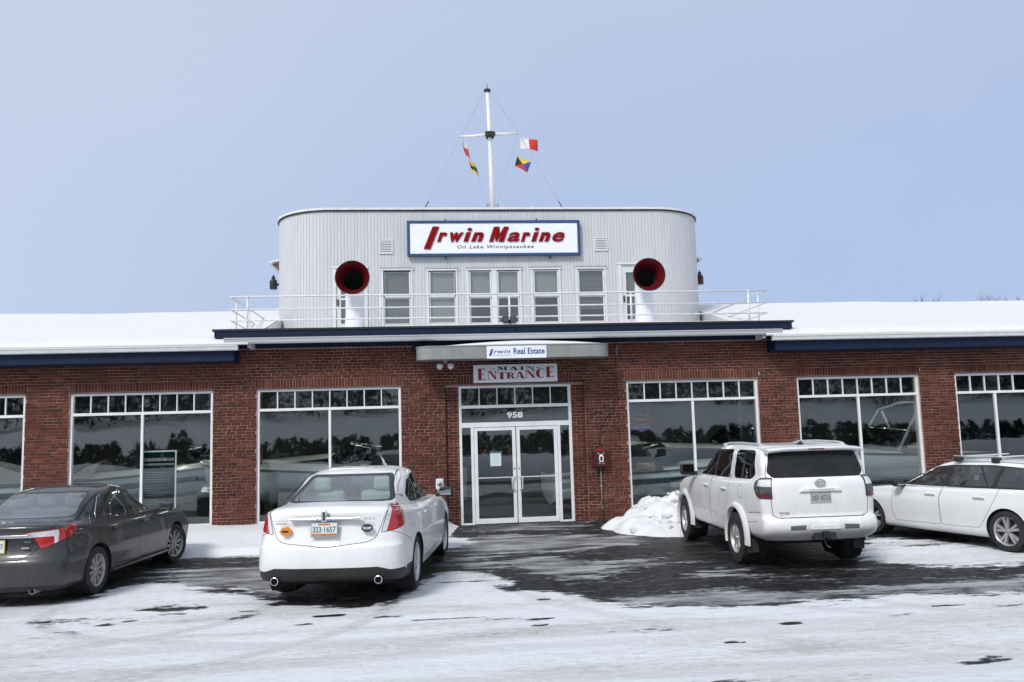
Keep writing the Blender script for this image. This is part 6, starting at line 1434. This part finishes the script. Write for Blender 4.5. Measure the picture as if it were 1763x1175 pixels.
# ---- 3. white four-wheel drive
c = Car('white_suv', 'tall white four-wheel drive with roof rails right of the entrance, seen from behind', (3.60, -6.58), math.radians(88.8), 1.0, 'paint_white_suv')
R_, F_, W_ = -1.13, 3.66, .915
c.shell([dict(yr=R_ + .15, yf=F_ - .25, w=W_ - .12, z=.44, cr=.25, m=2), dict(yr=R_ + .05, yf=F_ - .1, w=W_ - .05, z=[(-1.2, .53), (-.6, .50), (.5, .42), (2.4, .42), (3.7, .42)], cr=.22, wr=W_ * .90, m=3),
         dict(yr=R_ - .01, yf=F_ - .02, w=W_ - .02, z=[(-1.2, .61), (0, .55), (3.7, .52)], cr=.22, wr=W_ * .92, m=3), dict(yr=R_, yf=F_, w=W_, z=[(-1.2, .715), (0, .72), (3.7, .70)], cr=.22, wr=W_ * .92, m=2), dict(yr=R_ + .03, yf=F_, w=W_, z=[(-1.2, .75), (0, .77), (3.7, .75)], cr=.20, wr=W_ * .915, crease=1, m=2),
         dict(yr=R_ + .10, yf=F_ - .01, w=W_, z=[(-1.2, .765), (0, .80), (3.7, .78)], cr=.16, wr=W_ * .91, crease=1, m=4), dict(yr=R_ + .085, yf=F_ - .05, w=W_, z=[(-1.2, 1.0), (3.7, .96)], cr=.18, wr=W_ * .92, m=4),
         dict(yr=R_ + .095, yf=F_ - .18, w=W_ - .015, z=[(-1.2, 1.17), (1.8, 1.10), (3.7, 1.03)], cr=.18, wr=W_ * .915, m=3), dict(yr=R_ + .11, yf=F_ - .28, w=W_ - .04, z=[(-1.2, 1.275), (0, 1.235), (1.8, 1.185), (3.5, 1.08)], cr=.19, wr=W_ * .89, m=2),
         dict(yr=R_ + .12, yf=F_ - .42, w=W_ - .065, z=[(-1.2, 1.30), (0, 1.26), (1.8, 1.215), (3.4, 1.11)], cr=.20, wr=W_ * .875, m=5), dict(yr=R_ + .135, yf=2.62, w=W_ - .085, z=[(-1.2, 1.325), (0, 1.285), (1.8, 1.25), (2.7, 1.20)], cr=.20, cf=.5, wr=W_ * .86, wf=.74, crown=.0, m=6),
         dict(yr=R_ + .22, yf=2.12, w=.80, z=[(-1.2, 1.54), (2.1, 1.48)], cr=.16, cf=.5, wr=.765, wf=.69, m=6), dict(yr=R_ + .30, yf=1.68, w=.735, z=[(-1.0, 1.715), (.5, 1.73), (1.7, 1.665)], cr=.16, cf=.4, wr=.70, wf=.64, m=4),
         dict(yr=R_ + .38, yf=1.50, w=.665, z=[(-1.0, 1.758), (.5, 1.772), (1.6, 1.722)], cr=.16, cf=.3, wr=.63, wf=.59, m=3), dict(yr=R_ + .6, yf=1.3, w=.35, z=[(-1.0, 1.765), (.5, 1.785), (1.5, 1.75)], cr=.2, cf=.2, wr=.33, wf=.33, m=3), dict(yr=-.4, yf=1.1, w=.05, z=[(-.5, 1.77), (.4, 1.788), (1.2, 1.77)], cr=.05, cf=.05, wr=.05, wf=.05)])
AR = .435; RAD = .385
for s in (1, -1): c.arch(0, RAD + .03, AR, s); c.arch(2.79, RAD + .03, AR, s)
gate = rpoly([(-.675, 1.71), (.675, 1.71), (.74, 1.34), (.715, 1.0), (.70, .80), (.63, .762), (-.63, .762), (-.70, .80), (-.715, 1.0), (-.74, 1.34)], .05)
c.ring_cut(rear(gate), (0, -1, 0), 'tailgate', 0, .008)
rgl = rpoly([(-.64, 1.70), (.64, 1.70), (.715, 1.40), (.65, 1.322), (-.65, 1.322), (-.715, 1.40)], .04)
c.cut(rear(rgl), (0, -1, 0), 'rear_window', 0)
c.cut(rear([(-.70, 1.315), (.70, 1.315), (.70, 1.331), (-.70, 1.331)]), (0, -1, 0), 'seam', 0, only=['rear_window'])
for s in (1, -1):
    def V(poly): return [Vector((s * x, y, z)) for x, y, z in (poly if s > 0 else poly[::-1])]
    d = (s * .8, -1, 0)
    lamp = V([(.735, -1.04, 1.33), (.80, -1.02, 1.335), (.865, -.93, 1.325), (.915, -.84, 1.27), (.925, -.81, 1.18), (.915, -.88, 1.08), (.88, -.95, 1.035), (.72, -1.045, 1.03)])
    c.ring_cut(lamp, d, 'taillight', s, .006, 'seam')
    c.cut(V([(.75, -1.04, 1.30), (.88, -.92, 1.29), (.895, -.90, 1.21), (.74, -1.04, 1.20)]), d, 'clear_lens', s, only=[('taillight', s)])
    c.cut(V([(.70, -1.05, 1.085), (.93, -.80, 1.12), (.93, -.80, 1.0), (.70, -1.05, 1.0)]), d, 'red_lens', s, only=[('taillight', s)])
    w1 = rpoly([(.34, 1.275), (2.30, 1.24), (2.22, 1.285), (1.70, 1.64), (1.45, 1.69), (.28, 1.715)], .045); w2 = rpoly([(-.66, 1.36), (-.52, 1.29), (.10, 1.28), (.14, 1.31), (.10, 1.675), (.04, 1.715), (-.52, 1.715), (-.60, 1.675)], .06)
    c.cut(side_pts(w1, s), (s, 0, 0), 'side_window', s * 1); c.cut(side_pts(w2, s), (s, 0, 0), 'quarter_window', s)
    c.cut(side_pts([(1.10, 1.2), (1.20, 1.2), (1.18, 1.75), (1.08, 1.75)], s), (s, 0, 0), 'window_trim', s, only=[('side_window', s)])
    for k, dr in enumerate(([(.48, .62), (.58, .46), (1.20, .45), (1.18, 1.25), (.26, 1.28), (.30, 1.02), (.42, .84)], [(1.205, .45), (2.22, .45), (2.28, .80), (2.24, 1.23), (1.185, 1.25)])): c.ring_cut(side_pts(rpoly(dr, .07), s), (s, 0, 0), 'door', s * (k + 1), .006, only=['body'])
    if s < 0: c.ring_cut(side_pts(rpoly([(-.30, 1.0), (-.10, 1.0), (-.10, 1.19), (-.30, 1.19)], .06), s), (s, 0, 0), 'fuel_flap', s, .005, only=['body'])
    hd = rpoly([(.50, .82), (.50, .95), (.90, 1.02), (.93, .84)], .04); hd = hd if s > 0 else mir(hd); c.cut([Vector((x, F_ - .2, z)) for x, z in hd], (s * .3, 1, 0), 'headlight', s)
    c.cut(rear([(s * .28, .60), (s * .50, .60), (s * .50, .66), (s * .28, .67)] if s > 0 else [(-.50, .60), (-.28, .60), (-.28, .67), (-.50, .66)]), (0, -1, 0), 'bumper_step', s)
for s in (1, -1):
    c.cut(side_pts([(-.46, .80), (-.90, .84), (-.90, .848), (-.46, .808)], s), (s, 0, 0), 'seam', 0, only=['body']); c.cut(side_pts([(-.46, .66), (-.80, .70), (-.80, .707), (-.46, .667)], s), (s, 0, 0), 'seam', 0, only=['body'])
c.cut([Vector((x, F_ - .2, z)) for x, z in rpoly([(-.68, 1.26), (.68, 1.26), (.58, 1.66), (-.58, 1.66)], .06)], (0, 1, 0), 'windscreen', 0)
c.finish({'body': c.paint, 'tailgate': c.paint, 'taillight': 'lens_smoke', 'clear_lens': ('lens_clear', 'taillight'), 'red_lens': ('lens_dark_red', 'taillight'), 'window_trim': 'black_plastic', 'side_window': 'glass_tint', 'quarter_window': 'glass_tint', 'door': c.paint, 'fuel_flap': c.paint, 'headlight': 'lens_clear', 'rear_window': 'glass_tint_dirty', 'windscreen': 'glass_car', 'seam': 'seam', 'bumper_step': 'grey_plastic'}, {'seam': -.006, 'rear_window': -.004, 'side_window': -.004, 'quarter_window': -.004, 'taillight': .012, 'clear_lens': .014, 'red_lens': .014, 'bumper_step': -.004})
for s in (1, -1):
    for y in (0, 2.79): c.wheel(s * .80, y, RAD, .265, .225, (6, .028, .042, 0), s, 'alloy', turn=0 if y < 1 else -.05); c.liner(y, RAD + .03, AR - .004, s, W_ - .02, .60)
    for y in (0, 2.79):       # flared arch
        prof = MB(); rows_ = []
        for i in range(25):
            a = -PI * .10 + PI * 1.16 * i / 24; cs, sn_ = math.cos(a), math.sin(a); rows_.append([(s * (W_ - .035), y + (AR + .10) * cs, RAD + .03 + (AR + .10) * sn_), (s * (W_ + .004), y + (AR + .055) * cs, RAD + .03 + (AR + .055) * sn_), (s * (W_ + .020), y + (AR + .015) * cs, RAD + .03 + (AR + .015) * sn_), (s * (W_ + .018), y + (AR - .006) * cs, RAD + .03 + (AR - .006) * sn_), (s * (W_ - .06), y + (AR - .012) * cs, RAD + .03 + (AR - .012) * sn_)])
        prof.grid(rows_).build('wheel_arch_flare', c.paint, c.root, smooth=True)
    for y, k in ((.50, 1), (1.40, 2)): c.handle(s * (W_ - .008), y, 1.10, s, c.paint, ('door', s * k))
    c.mirror(s * .90, 2.10, 1.33, s, 'black_plastic', 'glass_tint', .25, .20)
    rl_ = [(s * .61, -.62, 1.76), (s * .625, -.50, 1.79), (s * .63, -.30, 1.80), (s * .625, .4, 1.81), (s * .61, 1.0, 1.795), (s * .60, 1.22, 1.77), (s * .59, 1.32, 1.74)]
    MB().tube(rl_, [.01, .016, .016, .016, .016, .015, .01], 10).build('roof_rail', 'gutter_grey', c.root, smooth=True)
    for y in (-.50, 1.12): MB().box(s * .62 - .022, s * .62 + .022, y - .06, y + .06, 1.735, 1.79).build('rail_foot', 'frame_aluminium', c.root, bevel=.012)
    MB().prism([(s * .72, .22), (s * .89, .21), (s * .91, .42), (s * .72, .42)], -.44, -.428).build('mud_flap', 'black_plastic', c.root); MB().box(min(s * .66, s * .88), max(s * .66, s * .88), 2.30, 2.312, .26, .45).build('mud_flap', 'black_plastic', c.root)
c.underbody(.66, R_ + .45, F_ - .3, .36, .50); c.seats([(.30, (-.40, .40), .55), (1.22, (-.38, .38), .5)], 'seat_dark', 1.08)
rows_ = []
for i in range(15):
    x = -.70 + 1.40 * i / 14; dz = -.025 * abs(x / .70) ** 5; dy = .03 * abs(x / .70) ** 3
    rows_.append([(x, y + dy, z + dz) for y, z in ((-.50, 1.772), (-.80, 1.764), (-.97, 1.748), (-1.0, 1.735), (-.995, 1.715), (-.96, 1.695), (-.80, 1.690), (-.70, 1.69))])
MB().grid(rows_).add(rows_[0], [tuple(range(8))]).add(rows_[-1], [tuple(range(8))]).build('roof_spoiler', c.paint, c.root, smooth=math.radians(50))
MB().box(-.12, .12, -1.003, -.99, 1.714, 1.73).build('brake_light', 'lens_dark_red', c.root); MB().add([(-.03, -.52, 1.77), (.03, -.52, 1.77), (.03, -.36, 1.778), (-.03, -.36, 1.778), (0, -.50, 1.83), (0, -.46, 1.83)], [(0, 1, 4), (1, 2, 5, 4), (2, 3, 5), (3, 0, 4, 5)]).build('aerial_fin', 'black_plastic', c.root)
gy_ = R_ + .086
MB().prism([(-.31, 1.122), (.31, 1.122), (.29, 1.175), (-.27, 1.175)], gy_ - .03, gy_ + .03).build('plate_garnish', c.paint, c.root, bevel=.012); letters('badge', '4RUNNER', -.17, .19, 1.14, 1.162, gy_ - .030, 'galvanised', c.root, .003, spacing=1.3)
p = c.plate(gy_ + .002, .955, '287 6552', (-.135, .135), 'plate_grey', 'plate_text_grey')
def ring_(cx, cz, rx, rz, rr, y): return MB().tube([(cx + rx * math.cos(2 * PI * i / 28), y, cz + rz * math.sin(2 * PI * i / 28)) for i in range(29)], rr, 6, cap=False)
em = ring_(0, 1.245, .072, .048, .0075, gy_ - .012).build('emblem', 'galvanised', c.root, smooth=True); ring_(0, 1.245, .026, .045, .005, gy_ - .014).build('emblem_ring', 'galvanised', em, smooth=True); ring_(0, 1.266, .052, .022, .005, gy_ - .014).build('emblem_ring', 'galvanised', em, smooth=True)
letters('badge', 'IRWIN', -.62, -.47, .825, .845, gy_ + .002, 'sticker_black', c.root, .004, offset=.02); letters('badge', 'SR5', -.02, .03, 0, .02, 0, 'grey_plastic', c.root, .003).matrix_local = Matrix.Translation((-W_ + .055, .22, 1.30)) @ Matrix.Rotation(-PI / 2, 4, 'Z')
MB().box(-.16, .16, R_ + .02, R_ + .3, .46, .58).build('hitch_housing', 'black_plastic', c.root); MB().box(-.045, .045, R_ - .03, R_ + .1, .49, .575).build('tow_hitch', 'black_metal', c.root); MB().prism(rpoly([(-.22, .60), (.22, .60), (.19, .665), (-.19, .665)], .03), R_ - .022, R_ + .04).build('bumper_recess', c.paint, c.root, bevel=.008)
MB().tube([(.05, R_ + .2, .44), (.06, R_ + .12, .36), (.10, R_ + .1, .33)], .006, 5).build('trailer_wire', 'galvanised', c.root)

# ---- 4. white estate car
c = Car('white_estate_car', 'white estate car with black roof bars cut off by the right edge', (7.84, -6.44), math.radians(106.5), .985, 'paint_white_wagon')
R_, F_, W_ = -1.03, 3.58, .902
c.shell([dict(yr=R_ + .2, yf=F_ - .22, w=W_ - .14, z=.18, cr=.3, m=2), dict(yr=R_ + .05, yf=F_ - .08, w=W_ - .045, z=[(-1.1, .24), (3.6, .2)], cr=.34, m=4), dict(yr=R_, yf=F_ - .0, w=W_ - .01, z=.42, cr=.36, m=3), dict(yr=R_ + .01, yf=F_ - .02, w=W_, z=.58, cr=.38, wr=W_ * .93, m=4),
         dict(yr=R_ + .05, yf=F_ - .08, w=W_ - .005, z=.74, cr=.38, wr=W_ * .92, m=3), dict(yr=R_ + .07, yf=F_ - .16, w=W_ - .025, z=[(-1.1, .84), (2.6, .79), (3.5, .68)], cr=.36, wr=W_ * .90, m=4), dict(yr=R_ + .10, yf=F_ - .26, w=W_ - .055, z=[(-1.1, .99), (.5, .93), (2.4, .895), (3.4, .76)], cr=.34, wr=W_ * .87, m=2),
         dict(yr=R_ + .12, yf=F_ - .38, w=W_ - .09, z=[(-1.1, 1.01), (.5, .95), (2.4, .915), (3.3, .80)], cr=.30, wr=W_ * .84, m=5), dict(yr=R_ + .15, yf=2.50, w=W_ - .12, z=[(-1.1, 1.03), (.5, .965), (2.2, .935), (2.6, .92)], cr=.26, cf=.5, wr=.72, wf=.66, m=6), dict(yr=R_ + .28, yf=2.02, w=.715, z=[(-.9, 1.22), (.5, 1.18), (2.0, 1.14)], cr=.25, cf=.5, wr=.65, wf=.61, m=6),
         dict(yr=R_ + .38, yf=1.50, w=.605, z=[(-.8, 1.35), (.3, 1.39), (1.5, 1.345)], cr=.25, cf=.35, wr=.56, wf=.55, m=4), dict(yr=R_ + .5, yf=1.3, w=.42, z=[(-.7, 1.39), (.3, 1.425), (1.4, 1.39)], cr=.2, cf=.2, wr=.4, wf=.4, m=3), dict(yr=-.4, yf=1.0, w=.06, z=1.43, cr=.05, cf=.05, wr=.06, wf=.06)])
AR = .35; RAD = .322
for s in (1, -1): c.arch(0, RAD + .01, AR, s); c.arch(2.81, RAD + .01, AR, s)
for s in (1, -1):
    win = rpoly([(-.72, 1.04), (-.60, .985), (2.26, .945), (2.12, 1.01), (1.50, 1.285), (1.1, 1.335), (.3, 1.35), (-.35, 1.31), (-.62, 1.20)], .05)
    c.cut(side_pts(win, s), (s, 0, 0), 'window_trim', s)
    for k, wpoly in enumerate(([(1.24, .985), (2.16, .965), (2.06, 1.015), (1.48, 1.262), (1.20, 1.305)], [(.36, 1.005), (1.12, .99), (1.06, 1.315), (.55, 1.33), (.50, 1.25)], [(.28, 1.005), (.34, 1.005), (.46, 1.24), (.49, 1.325), (.16, 1.325)], [(-.62, 1.05), (-.54, 1.01), (.20, 1.005), (.08, 1.325), (-.32, 1.29), (-.52, 1.19)])): c.cut(side_pts(rpoly(wpoly, .03), s), (s, 0, 0), 'side_window', s * (k + 1), only=[('window_trim', s)])
    for k, dr in enumerate(([(.34, .52), (.47, .335), (1.21, .325), (1.22, .80), (1.17, .955), (.10, .985), (.18, .80)], [(1.215, .325), (2.20, .315), (2.28, .50), (2.25, .93), (1.175, .955), (1.225, .80)])): c.ring_cut(side_pts(rpoly(dr, .05), s), (s, 0, 0), 'door', s * (k + 1), .006, only=['body'])
    hd = rpoly([(.42, .56), (.42, .68), (.84, .76), (.88, .62)], .04); hd = hd if s > 0 else mir(hd); c.cut([Vector((x, F_ - .2, z)) for x, z in hd], (s * .3, 1, 0), 'headlight', s)
    tl = rpoly([(.40, .80), (.44, .93), (.9, .95), (.9, .78)], .03); tl = tl if s > 0 else mir(tl); c.cut([Vector((x, -.95, z)) for x, z in tl], (s * .5, -1, 0), 'taillight', s)
c.cut(rear(rpoly([(-.64, 1.04), (.64, 1.04), (.54, 1.33), (-.54, 1.33)], .05)), (0, -1, 0), 'rear_window', 0); c.cut([Vector((x, F_ - .2, z)) for x, z in rpoly([(-.64, .96), (.64, .96), (.54, 1.34), (-.54, 1.34)], .06)], (0, 1, 0), 'windscreen', 0)
for s in (1, -1): c.cut([Vector((s * x, F_, z)) for x, z in ([(.04, .50), (.33, .50), (.33, .68), (.06, .68)] if s > 0 else [(.06, .68), (.33, .68), (.33, .50), (.04, .50)])], (0, 1, 0), 'grille', s)
c.finish({'body': c.paint, 'window_trim': 'black_plastic', 'side_window': 'glass_car', 'door': c.paint, 'headlight': 'lens_clear', 'taillight': 'lens_red', 'rear_window': 'glass_tint', 'windscreen': 'glass_car', 'seam': 'seam', 'grille': 'black_plastic'}, {'seam': -.006, 'side_window': -.003})
for s in (1, -1):
    for y in (0, 2.81): c.wheel(s * .775, y, RAD, .225, .222, (5, .016, .020, .19), s, 'alloy', turn=0 if y < 1 else .12); c.liner(y, RAD + .01, AR - .004, s, W_ - .03, .58)
    for y, k in ((.44, 1), (1.40, 2)): c.handle(s * (W_ - .015), y, .835, s, c.paint, ('door', s * k))
    c.mirror(s * .865, 2.02, 1.0, s, 'black_plastic', 'mirror', .2, .14)
    MB().tube([(s * .585, -.55, 1.375), (s * .60, .2, 1.412), (s * .59, 1.05, 1.395)], .014, 8).build('roof_rail', 'frame_aluminium', c.root, smooth=True)
    for y in (.28, 1.0): MB().box(s * .60 - .05, s * .60 + .05, y - .07, y + .07, 1.385, 1.47).build('bar_foot', 'black_plastic', c.root, bevel=.02)
for y in (.28, 1.0): MB().box(-.62, .62, y - .03, y + .03, 1.465, 1.487).build('roof_bar', 'frame_aluminium', c.root, bevel=.01)
MB().tube([(-.64, .22, 1.49), (-.64, 1.06, 1.485)], .012, 6).build('ski_carrier', 'chrome', c.root)
c.underbody(.66, R_ + .2, F_ - .3, .15, .27); c.seats([(.34, (-.38, .38), .55), (1.22, (-.36, .36), .48)], 'seat_dark', .80)
